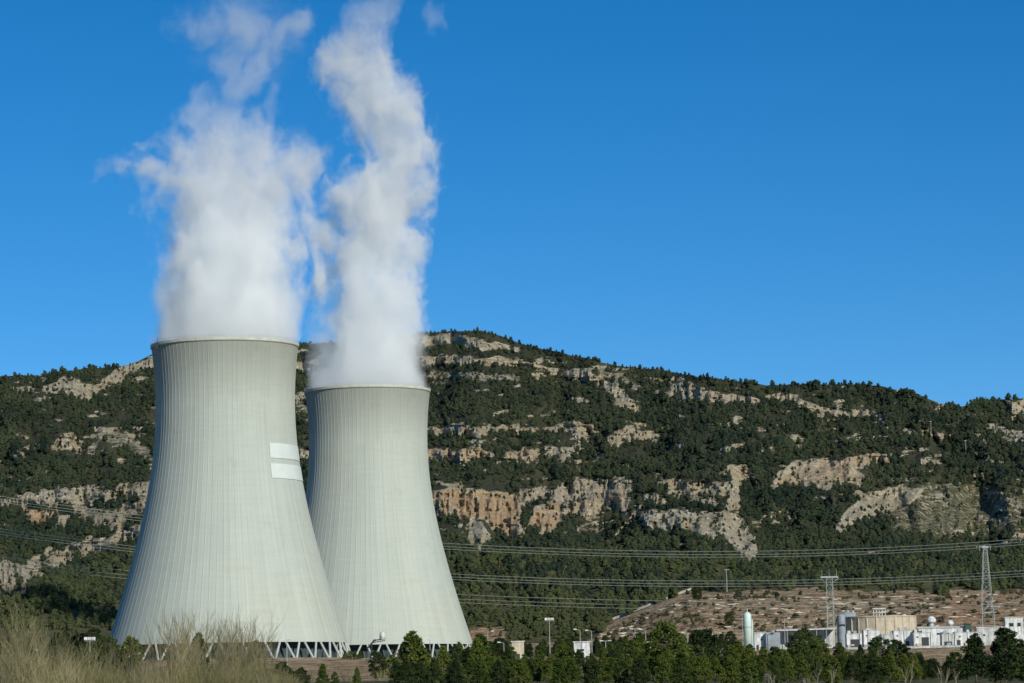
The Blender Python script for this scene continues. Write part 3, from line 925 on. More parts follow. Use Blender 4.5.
def make_plume(name, T, axis_u, vt, sc_px, table, label, seed, kdens, lobes=()):
    tb = np.array(table, float)                       # row, left, right, density
    z = (vt - tb[:, 0]) / sc_px
    c = ((tb[:, 1] + tb[:, 2]) / 2 - axis_u - (vt - tb[:, 0]) * -0.010) / sc_px
    w = (tb[:, 2] - tb[:, 1]) / 2 / sc_px
    zmax = z[-1]
    # the cloud's outer skin takes in the side arms as well
    L_, R_ = tb[:, 1].copy(), tb[:, 2].copy()
    for lu, lv, la, lb, lang, ls in lobes:
        ca_, sa_ = abs(math.cos(R(lang))), abs(math.sin(R(lang)))
        ex, ev = math.hypot(la * ca_, lb * sa_) + 4, math.hypot(la * sa_, lb * ca_) + 14
        for i_ in range(len(tb)):
            if abs(tb[i_, 0] - lv) < ev: L_[i_] = min(L_[i_], lu - ex); R_[i_] = max(R_[i_], lu + ex)
    hc = ((L_ + R_) / 2 - axis_u - (vt - tb[:, 0]) * -0.010) / sc_px; hw = (R_ - L_) / 2 / sc_px
    m = MB(); n = 28
    zz = np.linspace(0, zmax, 40)
    for q in zz:
        cc, ww = np.interp(q, z, hc), np.interp(q, z, hw); yy = np.interp(q, z, w)
        g = ww * 1.10 + 5 * smooth(0, 14, q) - 0.4 * (1 - smooth(0, 5, q))
        if q == 0: ww = g = 27.0
        for k in range(n):
            a = 2 * math.pi * k / n
            m.v.append((cc + g * math.cos(a), (yy * 1.1 + 6 if q > 0 else g) * math.sin(a), q - 2.5 if q == 0 else q))
    for i in range(len(zz) - 1):
        for k in range(n): m.f.append((i * n + k, i * n + (k + 1) % n, (i + 1) * n + (k + 1) % n, (i + 1) * n + k))
    m.f.append(tuple(range(n - 1, -1, -1))); m.f.append(tuple(range((len(zz) - 1) * n, len(zz) * n)))
    mt = bpy.data.materials.new(name + '_vapour'); mt.use_nodes = True
    nt = mt.node_tree; nt.nodes.clear()
    out = nt.nodes.new('ShaderNodeOutputMaterial')
    pv = nt.nodes.new('ShaderNodeVolumePrincipled')
    pv.inputs['Color'].default_value = (0.990, 1, 0.996, 1)
    pv.inputs['Anisotropy'].default_value = -0.1
    nt.links.new(pv.outputs[0], out.inputs['Volume'])
    g = NB(nt)
    P = g.coord('Object')
    off = (seed * 13.1, seed * 7.7, seed * 3.3)
    # swirl: domain warp grows with height
    p0 = g.xyz(P)
    t = g.math('DIVIDE', p0[2], zmax, clamp=True)
    big = g.vmath('SUBTRACT', g.noise(g.vmath('ADD', P, off), 0.035, 2, 0.5, 'Color'), (.5, .5, .5))
    small = g.vmath('SUBTRACT', g.noise(g.vmath('ADD', P, off), 0.11, 3, 0.55, 'Color'), (.5, .5, .5))
    rise = g.mr(p0[2], 2.0, 45.0, 0.06, 1.0)
    Q = g.vmath('ADD', P, g.vmath('SCALE', big, s=g.math('MULTIPLY', rise, 26.0)))
    Q = g.vmath('ADD', Q, g.vmath('SCALE', small, s=g.math('MULTIPLY', rise, 13.0)))
    q = g.xyz(Q)
    tq = g.math('DIVIDE', q[2], zmax, clamp=True)

    def curve(vals, inp):
        lo, hi = float(vals.min()), float(vals.max())
        n_ = nt.nodes.new('ShaderNodeFloatCurve')
        cu = n_.mapping.curves[0]
        pts = [(a / zmax, (b - lo) / (hi - lo)) for a, b in zip(z, vals)]
        cu.points[0].location = pts[0]; cu.points[1].location = pts[-1]
        for p_ in pts[1:-1]: cu.points.new(*p_)
        for p_ in cu.points: p_.handle_type = 'AUTO_CLAMPED'
        n_.mapping.update()
        g.link(inp, n_.inputs['Value'])
        return g.math('MULTIPLY_ADD', n_.outputs[0], hi - lo, lo)
    cx = curve(c, tq); cw = curve(w, tq); cd = curve(tb[:, 3], t)
    rx = g.math('DIVIDE', g.math('SUBTRACT', q[0], cx), cw)
    ry = g.math('DIVIDE', q[1], cw)
    rr = g.math('SQRT', g.math('ADD', g.math('MULTIPLY', rx, rx), g.math('MULTIPLY', ry, ry)))
    base = g.math('SUBTRACT', 1.0, rr)
    sub = None
    for lu, lv, la, lb, lang, ls in lobes:
        zc = (vt - lv) / sc_px; xc = (lu - axis_u) / sc_px + 0.010 * zc
        dx = g.math('SUBTRACT', q[0], xc); dz = g.math('SUBTRACT', q[2], zc)
        cA, sA = math.cos(R(lang)), math.sin(R(lang))
        e1 = g.math('DIVIDE', g.math('ADD', g.math('MULTIPLY', dx, cA), g.math('MULTIPLY', dz, sA)), la / sc_px)
        e2 = g.math('DIVIDE', g.math('SUBTRACT', g.math('MULTIPLY', dz, cA), g.math('MULTIPLY', dx, sA)), lb / sc_px)
        e3 = g.math('DIVIDE', q[1], max(lb * 1.6, 16) / sc_px)
        rr2 = g.math('SQRT', g.math('ADD', g.math('ADD', g.math('MULTIPLY', e1, e1), g.math('MULTIPLY', e2, e2)), g.math('MULTIPLY', e3, e3)))
        lobe = g.math('MULTIPLY', g.math('SUBTRACT', 1.0, rr2), 0.75)
        dl = g.math('MULTIPLY', g.mr(lobe, -0.25, 0.15), ls)
        sub = (lobe, dl) if sub is None else (g.math('MAXIMUM', sub[0], lobe), g.math('MAXIMUM', sub[1], dl))
    fine = g.noise(g.vmath('ADD', g.vmath('MULTIPLY', Q, (1, 1, 0.62)), off), 0.075, 6, 0.62)
    amp = g.mr(p0[2], 2.0, 70.0, 0.28, 1.9)
    thin = g.math('ADD', g.mr(cd, 0.0, 0.5, -0.20, 0.0), g.mr(p0[2], 0.0, 50.0, 0.10, 0.04))
    val = g.math('ADD', g.math('ADD', base, g.math('MULTIPLY', g.math('SUBTRACT', fine, 0.50), g.math('MULTIPLY', amp, 2.2))), thin)
    if sub is not None:
        val = g.math('MAXIMUM', val, g.math('ADD', sub[0], g.math('MULTIPLY', g.math('SUBTRACT', fine, 0.46), 3.0)))
        cd = g.math('MAXIMUM', cd, sub[1])
    soft = g.mr(val, 0.0, g.mr(p0[2], 0, 60, 0.22, 0.55), 0.0, 1.0, True)
    nt.links.new(g.math('MULTIPLY', soft, g.math('MULTIPLY', cd, kdens)), pv.inputs['Density'])
    o = m.build(name, mt)
    o.location = (T.location.x, T.location.y, T.location.z + ZTOP)
    mt.cycles.volume_step_rate = 1.0 if hasattr(mt.cycles, 'volume_step_rate') else 1.0
    tag(o, label, 'steam plume', 'steam rising from the cooling towers')
    return o


make_plume('steam_plume', T1, 223.7, 343, 2.43, [
    (343, 152, 294, 1), (320, 154, 295, 1), (300, 154, 296, 1), (270, 159, 295, 1), (240, 161, 297, .9), (220, 158, 300, .78), (200, 160, 300, .62), (180, 160, 303, .5), (165, 158, 304, .45), (150, 160, 304, .42),
    (135, 168, 298, .38), (120, 174, 280, .3), (105, 182, 262, .2), (90, 190, 250, .10), (70, 195, 290, .05), (50, 190, 300, .04), (20, 185, 300, .04), (-10, 180, 300, .04), (-60, 180, 310, .0)],
    'broad white steam plume rising from the near left cooling tower', 1, 0.115,
    lobes=((156, 170, 50, 14, -14, .5), (296, 160, 40, 15, 14, .42), (208, 112, 46, 12, -56, .42), (270, 110, 34, 8, 84, .22), (262, 48, 58, 14, 50, .34), (222, 20, 54, 24, 0, .24), (222, 66, 34, 16, -60, .24), (300, 18, 22, 18, 30, .3), (308, 222, 30, 10, -50, .12), (316, 258, 36, 7, -75, .08)))
make_plume('steam_plume', T2, 368.5, 390, 2.07, [
    (390, 308, 428, 1), (360, 314, 424, 1), (330, 319, 421, 1), (300, 321, 421, 1), (270, 324, 421, .95), (240, 324, 421, .9), (215, 325, 427, .85), (200, 323, 430, .8), (180, 332, 435, .8), (160, 347, 437, .8),
    (140, 353, 437, .8), (120, 348, 437, .75), (100, 336, 428, .7), (85, 330, 414, .65), (70, 320, 408, .6), (50, 317, 402, .55), (35, 321, 397, .5), (20, 340, 400, .35), (5, 352, 404, .25), (-20, 366, 412, .2), (-60, 380, 430, 0)],
    'narrow twisting steam plume rising from the farther right cooling tower', 4, 0.105, lobes=((441, 6, 16, 10, -60, .14), (372, 60, 40, 12, -65, .4)))

# ------------------------------------------------------------------ power lines
def wire(ab, d0, label, rad):
    us = np.linspace(-260, 1290, 90)
    p = np.polyfit([a for a, b in ab], [b for a, b in ab], 3 if len(ab) > 5 else 2)
    dep = np.interp(us, [-300, 370, 1000, 1300], [2040, 1730, 1400, 1245]) + d0
    pts = unproj(us, np.polyval(p, us), dep)
    o = MB().tube(pts, rad, 5).build('power_cable', M_wire)
    tag(o, label, 'power line', 'power cables strung across behind the towers')


BA = [(0, 499), (115, 516), (446, 546), (600, 553), (720, 555), (878, 551), (985, 546), (1024, 541)]
BB = [(0, 531), (66, 541), (114, 548), (460, 577), (600, 582), (740, 584), (878, 582), (1024, 573)]
BC = [(0, 560), (70, 569), (126, 577.5), (464, 598), (640, 604), (850, 609), (1024, 603)]
for name_, B_l, offs_ in (('highest set, just below the orange cliffs', BA, (-3.2, 0, 2.6)), ('middle set, level with the crossbar of the T shaped mast', BB, (-3.0, 0, 2.6)), ('lowest set, in front of the bare earth slope', BC, (-4.5, 0.0, 3.6))):
    for k, of in enumerate(offs_):
        wire([(a, b + of) for a, b in B_l], (-6, 0, 6)[k], ('upper', 'middle', 'lower')[k] + ' cable of the ' + name_, 0.13)

# pylons
def lattice(name, u, d, h, wb, wt, label, arm=None, group='masts near the white buildings'):
    p = spot(u, d)
    t = empty(name, p)
    tag(t, label, 'pylon', group)
    for sx, sy in ((1, 1), (1, -1), (-1, 1), (-1, -1)):
        MB().bar((sx * wb / 2, sy * wb / 2, -0.5), (sx * wt / 2, sy * wt / 2, h), 0.13, 0.09, 4).build('leg', M_steel, t)
    m = MB(); nseg = int(h / (wb * .62)); zs = [0]
    while zs[-1] < h - 0.5:
        w_ = wb + (wt - wb) * zs[-1] / h
        zs.append(min(h, zs[-1] + max(1.4, w_ * 1.0)))
    for a, b in zip(zs[:-1], zs[1:]):
        wa = (wb + (wt - wb) * a / h) / 2; w2 = (wb + (wt - wb) * b / h) / 2
        for (x0, y0), (x1, y1) in (((-1, -1), (1, -1)), ((1, -1), (1, 1)), ((1, 1), (-1, 1)), ((-1, 1), (-1, -1))):
            m.bar((x0 * wa, y0 * wa, a), (x1 * w2, y1 * w2, b), 0.05, n=4)
            m.bar((x1 * wa, y1 * wa, a), (x0 * w2, y0 * w2, b), 0.05, n=4)
            m.bar((x0 * w2, y0 * w2, b), (x1 * w2, y1 * w2, b), 0.05, n=4)
    m.build('bracing', M_steel, t)
    if arm == 'T':
        m = MB()
        m.box((0, 0, h + .2), (7.6, 1.6, .3)); m.box((0, -.8, h + .55), (7.6, .08, .4))
        for x in (-4.2, 4.2): m.bar((x * .45, 0, h - 1.8), (x, 0, h + .1), .12, n=4)
        m.build('crossarm', M_steel, t)
        for x in (-3.2, 0, 3.2): MB().bar((x, 0, h + .5), (x, 0, h + 4.0), .12, .03, 5).build('spike', M_steel, t)
    else:
        m = MB(); m.box((0, 0, h - .2), (2.8, 1.6, .4)); m.box((0, 0, h + .3), (5.2, .4, .3)); m.build('crossarm', M_steel, t)
        m = MB(); z_ = h * 0.36; m.box((3.2, 0, z_), (6.5, .5, .4)); m.box((1.0, 0, z_ - 2.6), (5.5, 3.5, .35)); m.bar((6.2, 0, z_), (1.5, 0, z_ - 2.5), .1, n=4); m.build('platform', M_steel, t)
        for x in (-2.4, 2.4): MB().bar((x, 0, h + .2), (x, 0, h - 1.6), .14, .14, 6).build('insulator', M_grey, t)
    return t


p1 = spot(988, 1400); top1 = unproj(988, 547, 1400)
lattice('lattice_pylon', 988, 1400, top1[2] - p1.z, 6.4, 1.5, 'tall tapering lattice pylon near the right edge, above the white cabin')
p1 = spot(831, 1395); top1 = unproj(831, 578, 1395)
lattice('lattice_mast', 831, 1395, top1[2] - p1.z, 3.0, 2.7, 'straight lattice mast with a wide T shaped top, left of the tan tank', 'T')


def mast(u, v0, v1, label, r=0.3):
    P0, _, _, _ = hill_at(np.array([float(u)]), np.array([float(v1)]))
    P0 = P0[0]
    tp = unproj(u, v0, P0[1])
    h = tp[2] - P0[2]
    t = empty('pole_mast', P0); tag(t, label, 'mast')
    MB().bar((0, 0, -1), (0, 0, h), r, r * .6, 6).build('pole', M_steel, t)
    MB().box((0, 0, h - .4), (2.4, .3, .3)).build('crossarm', M_steel, t)


mast(966, 440, 453, 'small pale mast standing high on the hill towards the right edge', 0.3)
mast(931, 421, 431, 'tiny pale mast on the hill below the skyline, right of the ridge rocks', 0.25)
mast(727, 569, 592, 'lone pale pole mast on the crest of the bare earth slope', 0.3)

# ------------------------------------------------------------------ gravel track along the edge of the bare slope
def surf(u, v):
    """where the sight line through u, v meets the land"""
    if v < float(np.interp(u, uu, foot_v)):
        return Vector(hill_at(np.array([float(u)]), np.array([float(v)]))[0][0])
    best = None
    for dd in np.arange(1150, 1701, 4):
        p = spot(u, dd); e = abs(proj(np.array(p))[1] - v)
        if best is None or e < best[0]: best = (e, p)
    return best[1]


tr = [surf(u_, float(edge_line(np.array(float(u_)))) - .5) for u_ in range(612, 694, 4)]
m = MB()
for k, p in enumerate(tr):
    m.v += [(p.x, p.y - 1.5, p.z - .6), (p.x, p.y + .5, p.z + 1.3)]
for k in range(len(tr) - 1): m.f.append((2 * k, 2 * k + 1, 2 * k + 3, 2 * k + 2))
tag(m.build('dirt_track', M_road), 'pale track climbing the left edge of the bare slope', kind='structure')

# ------------------------------------------------------------------ plant yard on the right
YD = 1250.0
S = YD / F_PX                                            # metres per pixel there


def yard_obj(name, u0, u1, vtop, d, label, cat, group=None):
    uc = (u0 + u1) / 2
    p = spot(uc, d)
    top = unproj(uc, vtop, d)
    t = empty(name, p)
    tag(t, label, cat, group)
    return t, (u1 - u0) * d / F_PX, max(1.0, top[2] - p.z)


def house(name, u0, u1, vtop, d, depth, label, cat='building', wall=M_white, roofm=M_offwhite, wins=(), doors=(), group=None, over=0.3, rth=0.35, pitch=0.0):
    t, w, h = yard_obj(name, u0, u1, vtop, d, label, cat, group)
    h -= rth + pitch
    MB().box((0, 0, h / 2 - .4), (w, depth, h + .8)).build('wall', wall, t)
    m = MB()
    if pitch:
        m.add([(-w / 2 - over, -depth / 2 - over, h), (w / 2 + over, -depth / 2 - over, h), (w / 2 + over, depth / 2 + over, h), (-w / 2 - over, depth / 2 + over, h),
               (-w / 2 - over, 0, h + pitch), (w / 2 + over, 0, h + pitch)],
              [(0, 1, 5, 4), (3, 4, 5, 2), (0, 4, 3), (1, 2, 5), (3, 2, 1, 0)])
    else:
        m.box((0, 0, h + rth / 2 + .003), (w + over * 2, depth + over * 2, rth))
    m.build('roof', roofm, t)
    for x, z, ww, hh in wins:
        f = MB().box((x * w / 2, -depth / 2 - .03, z * h), (ww, .1, hh)).build('window', M_offwhite, t)
        MB().box((x * w / 2, -depth / 2 - .09, z * h), (ww - .25, .06, hh - .25)).build('pane', M_glass, f)
    for x, ww, hh in doors:
        MB().box((x * w / 2, -depth / 2 - .04, hh / 2), (ww, .12, hh)).build('door', M_dark, t)
    return t


# tall pale silo
t, w, h = yard_obj('storage_silo', 744, 752, 612, 1235, 'tall pale green silo with domed top at the left end of the white buildings', 'silo')
r_ = w / 2
MB().lathe([(r_, -.5), (r_, h - 1.6), (r_ * .93, h - 1.0), (r_ * .68, h - .4), (r_ * .25, h), (.02, h + .05)], n=32).build('body', M_silo, t, True)
MB().lathe([(r_ + .12, 2.0), (r_ + .12, 2.3)], n=32).build('hoop', M_steel, t)
MB().lathe([(r_ + .12, h * .6), (r_ + .12, h * .6 + .3)], n=32).build('hoop', M_steel, t)
m = MB(); m.bar((-r_ - .5, 0, 0), (-r_ - .5, 0, h - .8), .12); m.bar((-r_ - .5, -.6, 0), (-r_ - .5, -.6, h - .8), .12)
for k in range(20): m.bar((-r_ - .5, 0, k * h / 21), (-r_ - .5, -.6, k * h / 21), .05, n=4)
m.build('ladder', M_steel, t)
m = MB(); m.bar((0, 0, h), (0, 0, h + 1.0), .15); m.bar((r_ + .3, 0, 0), (r_ + .3, 0, h - 3), .25); m.build('pipe', M_silo, t)

house('pump_house', 754, 765, 632, 1240, 5, 'small plain white hut beside the pale green silo', wins=((.3, .6, 1.0, .8),), doors=((-.45, .9, 2.0),))
t = house('storage_container', 766, 780, 632.5, 1236, 3, 'blue grey ribbed container between the white hut and the open shed', 'container', wall=M_grey, roofm=M_grey, over=.02, rth=.12)
m = MB()
for k in range(9): m.box((-2.5 + k * .62, -1.55, 1.3), (.12, .1, 2.2))
m.build('rib', M_grey, t)
# open shed with pale roof
t, w, h = yard_obj('open_shed', 776, 836, 628.5, 1262, 'long open fronted shed with a thin pale roof, left of the lattice mast', 'shed')
MB().box((0, 4, h / 2 - .4), (w, .4, h + .2)).build('back_wall', M_offwhite, t)
m = MB(); m.add([(-w / 2, -5, h - .9), (w / 2, -5, h - .6), (w / 2, 5, h), (-w / 2, 5, h - .3), (-w / 2, -5, h - .6), (w / 2, -5, h - .3), (w / 2, 5, h + .3), (-w / 2, 5, h)],
                [(3, 2, 1, 0), (4, 5, 6, 7), (0, 1, 5, 4), (1, 2, 6, 5), (2, 3, 7, 6), (3, 0, 4, 7)]); m.build('roof', M_white, t)
for k in range(7): MB().bar((-w / 2 + .3 + k * (w - .6) / 6, -4.6, -.3), (-w / 2 + .3 + k * (w - .6) / 6, -4.6, h - .8), .16, n=6).build('post', M_steel, t)
for x, lab in ((-3, 'stack of pale crates under the open shed roof'), (6, 'grey machine block under the open shed roof')):
    p = t.location
    o = MB(); o.box((0, 0, .8), (2.4, 2, 1.6)); o.box((.3, 0, 2.0), (1.5, 1.6, .8)); q = o.build('crate_stack', M_offwhite if x < 0 else M_grey)
    q.location = (p.x + x, p.y - 2.0, p.z); tag(q, lab, 'crates')
# grey upright vessel beside the tank
t, w, h = yard_obj('process_vessel', 838, 846, 614, 1286, 'dark grey upright vessel against the left side of the tan tank', 'vessel')
MB().lathe([(w / 2, -.5), (w / 2, h - .7), (w / 3, h - .1), (.05, h)], n=24).build('body', M_grey, t)
m = MB(); m.box((0, -w / 2 - .5, h * .7), (w + 1.0, 1.0, .15)); m.bar((-w / 2 - .3, -w / 2 - .8, 0), (-w / 2 - .3, -w / 2 - .8, h * .95), .12, n=5); m.build('platform', M_dark, t)
# round tan tank
t, w, h = yard_obj('water_tank', 845, 916, 616.5, 1300, 'wide round tan concrete tank behind the white containers', 'tank')
rw = w / 2
MB().lathe([(rw, -1), (rw, h - .5), (rw + .3, h - .5), (rw + .3, h), (rw - .5, h), (rw - .5, h - .6), (.1, h - .3)], n=72).build('wall', M_tan, t)
for k in range(24):
    a = 2 * math.pi * k / 24 + .05
    MB().bar((rw * math.cos(a) * 1.005, rw * math.sin(a) * 1.005, -.5), (rw * math.cos(a) * 1.005, rw * math.sin(a) * 1.005, h - .6), .3, n=4).build('pilaster', M_tan, t)
q = empty('steel_gantry', (t.location.x + (879 - 880.5) * .41, t.location.y - 4, t.location.z + h)); tag(q, 'pale steel frame with vertical posts on top of the tan tank', 'steel frame')
for k in range(5): MB().bar((-2.4 + k * 1.2, 0, -.1), (-2.4 + k * 1.2, 0, 3.1), .16, n=5).build('post', M_white, q)
m = MB(); m.box((0, 0, 3.2), (5.6, 1.6, .3)); m.box((0, 0, 1.5), (5.6, 1.2, .2)); m.build('deck', M_white, q)
q = empty('roof_unit', (t.location.x - rw * .86, t.location.y - 3, t.location.z + h)); tag(q, 'grey equipment block on the left rim of the tan tank', 'machine')
m = MB(); m.box((0, 0, .9), (4.6, 2, 1.8)); m.build('body', M_grey, q)
m = MB(); m.lathe([(.8, 1.8), (.8, 2.5), (.6, 2.7)], (-.9, 0, 0), 14); m.lathe([(.7, 1.8), (.7, 2.4), (.5, 2.6)], (1.2, 0, 0), 14); m.build('fan', M_steel, q)

# row of white blocks and containers in front of the tank
row = [(846, 861, 633.5, 1248, 'white block with one dark doorway at the left end of the white row', ((.1, 3.6, 3.3),), M_white),
       (863, 879, 630.0, 1253, 'taller white block in front of the tan tank, left half', (), M_white),
       (881, 892, 634.0, 1247, 'narrow off white block with dark door in front of the tan tank', ((0, 1.6, 2.4),), M_offwhite),
       (893, 911, 630.5, 1252, 'broad white block in front of the right half of the tan tank', ((.5, 1.4, 2.2),), M_white),
       (913, 931, 632.5, 1247, 'white block with a tall black opening, right of the tan tank', ((.25, 2.8, 3.6),), M_white),
       (941, 953, 634.0, 1246, 'low off white block with a wide dark shutter', ((0, 3.0, 1.8),), M_offwhite),
       (954, 978, 632.0, 1250, 'long white block right end of the row, below the pylon', ((-.7, 1.4, 2.2),), M_white)]
for a, b, vt, d, lab, drs, mt in row:
    dd = d
    house('site_block', a, b, vt, dd, 6, lab, 'block', wall=mt, roofm=M_offwhite, doors=drs, over=.12, rth=.25, wins=(((-.6, .7, .9, .7),) if b - a > 15 else ()), group='white blocks in front of the tan tank')
for bi, blk in enumerate([o for o in list(COL.objects) if o.name.startswith('site_block')]):
    rr = random.Random(bi * 7 + 1)
    wall = [c for c in blk.children if c.name.startswith('wall')][0]
    w_ = wall.dimensions.x or max(v.co.x for v in wall.data.vertices) * 2
    w_ = max(v.co.x for v in wall.data.vertices) * 2; h_ = max(v.co.z for v in wall.data.vertices)
    for q in range(3 if w_ > 5 else 2):
        x = rr.uniform(-.42, .42) * w_; sx = rr.uniform(.6, 1.5); sz = rr.uniform(.5, 1.3)
        MB().box((x, rr.uniform(-1.5, 1.5), h_ + .25 + sz / 2), (sx, 1.1, sz), taper=rr.choice((1, .8))).build('roof_vent', rr.choice((M_grey, M_steel, M_dark, M_offwhite)), blk)
    x = rr.uniform(-.45, .45) * w_
    MB().bar((x, -3.15, 0), (x, -3.15, h_), .14, n=6).build('downpipe', M_grey, blk)
    MB().box((rr.uniform(-.4, .4) * w_, -3.4, .6), (rr.uniform(1.0, 2.2), .7, 1.2)).build('cabinet', rr.choice((M_dark, M_grey, M_tan)), blk)
# rear white range
house('long_shed', 918, 966, 625.5, 1290, 8, 'long low white shed with green end, behind the white row', wall=M_white, roofm=M_white, doors=((.93, 1.6, 2.6), (-.95, 2.6, 4.0)), wins=((-.6, .7, 1.4, .9), (-.2, .7, 1.4, .9), (.2, .7, 1.4, .9), (.55, .7, 1.4, .9)), pitch=.8)
house('green_kiosk', 965, 971, 623.5, 1286, 3, 'small dark green kiosk at the right end of the long shed', 'kiosk', wall=M_green, roofm=M_dark)
house('white_annex', 976, 1004, 627.0, 1280, 7, 'plain off white annex between the long shed and the cabin', wall=M_offwhite, roofm=M_white, wins=((-.5, .6, 1.2, .9), (.4, .6, 1.2, .9)))
house('white_cabin', 1005, 1023, 617.0, 1284, 5, 'white upstairs cabin with two dark windows at the far right', wall=M_white, roofm=M_offwhite, wins=((-.35, .75, 2.0, 1.6), (.5, .75, 1.6, 1.6)), doors=((-.85, 1.0, 2.0),))
# domes
for u_, lab, r_ in ((932, 'white dome on the shed roof right of the tan tank', 1.9), (905, 'small white dome standing by the right edge of the tan tank', 1.2), (951, 'pale low dome behind the long shed', 1.4)):
    t, w, h = yard_obj('radar_dome', u_ - 3, u_ + 3, {932: 616, 905: 614, 951: 620}[u_], 1322 if u_ != 905 else 1324, lab, 'dome')
    MB().lathe([(r_ * .6, -.5), (r_ * .6, h - r_ * 1.4)], n=14).build('plinth', M_offwhite, t)
    MB().lathe([(r_ * math.cos(q), h - r_ + r_ * math.sin(q)) for q in np.linspace(-.5, 1.5, 9)], n=20).build('shell', M_white, t, True)
# yellow digger
t, w, h = yard_obj('excavator', 960, 972, 612, 1330, 'yellow excavator on the earth behind the long shed', 'excavator')
t.location.z += 0.3
MB().box((0, .9, .45), (4.2, .8, .9)).build('track', M_dark, t); MB().box((0, -.9, .45), (4.2, .8, .9)).build('track', M_dark, t)
o = MB(); o.box((.5, 0, 1.6), (3.4, 2.4, 1.3)); o.box((1.5, 0, 2.4), (1.4, 2.2, .5)); o.build('body', M_yellow, t)
MB().box((-.6, -.6, 2.9), (1.3, 1.2, 1.5)).build('cab', M_yellow, t)
MB().box((-.62, -1.22, 3.0), (.9, .05, .9)).build('window', M_glass, t)
o = MB(); o.bar((-1.0, .4, 2.0), (-3.6, .4, 4.6), .28, .24, 4); o.bar((-3.6, .4, 4.6), (-4.8, .4, 2.2), .24, .2, 4); o.build('arm', M_yellow, t)
MB().box((-4.9, .4, 1.8), (.9, 1.0, .9), taper=.7).build('bucket', M_dark, t)

# parked cars and a low pipe rack in front of the shed
car0 = None
for k, (u_, lab, mt) in enumerate(((812, 'white van parked in front of the open shed', M_white), (820, 'blue grey car parked beside the white van', M_grey), (829, 'pale car parked below the lattice mast', M_offwhite), (838, 'dark car parked nearest the white row', M_dark))):
    p = spot(u_, 1236)
    t = empty('parked_car', p); tag(t, lab, 'car', 'cars parked in the yard')
    o = MB()
    prf = [(-2.2, .35), (-2.2, .85), (-1.5, .95), (-1.0, 1.42), (.9, 1.45), (1.6, .98), (2.2, .85), (2.2, .35)]
    if k == 0: prf = [(-2.4, .35), (-2.4, 1.0), (-1.8, 1.25), (-1.3, 1.95), (2.3, 2.0), (2.4, 1.9), (2.4, .8), (2.4, .35)]
    vs = [(x, -.85, z) for x, z in prf] + [(x, .85, z) for x, z in prf]
    n = len(prf)
    o.add(vs, [tuple(range(n - 1, -1, -1)), tuple(range(n, 2 * n))] + [(i, (i + 1) % n, n + (i + 1) % n, n + i) for i in range(n)])
    o.build('body', mt, t)
    for x in (-1.4, 1.4):
        for y in (-.8, .8): MB().bar((x, y - .12, .33), (x, y + .12, .33), .34, n=12).build('wheel', M_dark, t)
    MB().box((0, -.87, 1.2 if k else 1.6), (1.7, .03, .35)).build('side_window', M_glass, t)

# low yard wall
p0 = spot(846, 1226); p1 = spot(960, 1226)
m = MB(); m.box(((p0.x + p1.x) / 2, 1226, (p0.z + p1.z) / 2 + .2), (p1.x - p0.x, .4, 1.0)); m.box(((p0.x + p1.x) / 2, 1226, (p0.z + p1.z) / 2 + .76), (p1.x - p0.x + .2, .6, .12))
tag(m.build('yard_wall', M_offwhite), 'low pale wall along the front of the white row, above the brown bank', 'wall')

# small structures in the pines to the right of the far tower
house('gate_house', 574, 590, 641.5, 1120, 5, 'low white flat roofed hut among the pines with lamps beside it', wall=M_white, roofm=M_white, wins=((-.5, .6, 1.2, .9), (.1, .6, 1.2, .9)), doors=((.6, 1.0, 2.0),), over=.3)
house('service_hut', 512, 524, 641.0, 1180, 5, 'small flat roofed hut with green fittings right of the far tower', wall=M_tan, roofm=M_white, doors=((0, 1.4, 2.1),))
house('switch_hut', 648, 657, 641.5, 1160, 4, 'tiny white hut half hidden by pines below the bare slope', wall=M_offwhite, roofm=M_white, doors=((0, 1, 2),))

# lifting arm with a white tank by the foot of the far tower
t = empty('loading_arm', spot(376, 1440)); tag(t, 'dark steel loading arm at the foot of the far tower', 'crane')
hh = unproj(376, 640, 1440)[2] - t.location.z
o = MB(); o.bar((-2.6, 0, -.5), (-1.8, 0, hh - 1), .35, n=6); o.bar((-4.2, 0, hh - 4), (-.2, 0, hh + .3), .4, n=6); o.build('mast', M_dark, t)
o = MB(); o.bar((-1.5, 0, hh - .3), (4.2, 0, hh + .6), .25, n=6); o.bar((-1.5, 0, hh - 1.2), (4.2, 0, hh - .3), .18, n=6)
for k in range(6): o.bar((-1.5 + k * 1.1, 0, hh - 1.2 + k * .17), (-.9 + k * 1.1, 0, hh - .2 + k * .17), .1, n=4)
o.build('boom', M_dark, t)
q = empty('white_drum', (t.location.x + 2.9, t.location.y, t.location.z + hh + .5)); tag(q, 'small white domed drum on the loading arm by the far tower', 'drum')
MB().lathe([(1.2, 0), (1.2, 2.0), (1.0, 2.6), (.5, 3.1), (.02, 3.2)], n=20).build('body', M_white, q, True)
MB().lathe([(1.35, -.15), (1.35, .1)], n=20).build('base_ring', M_steel, q)

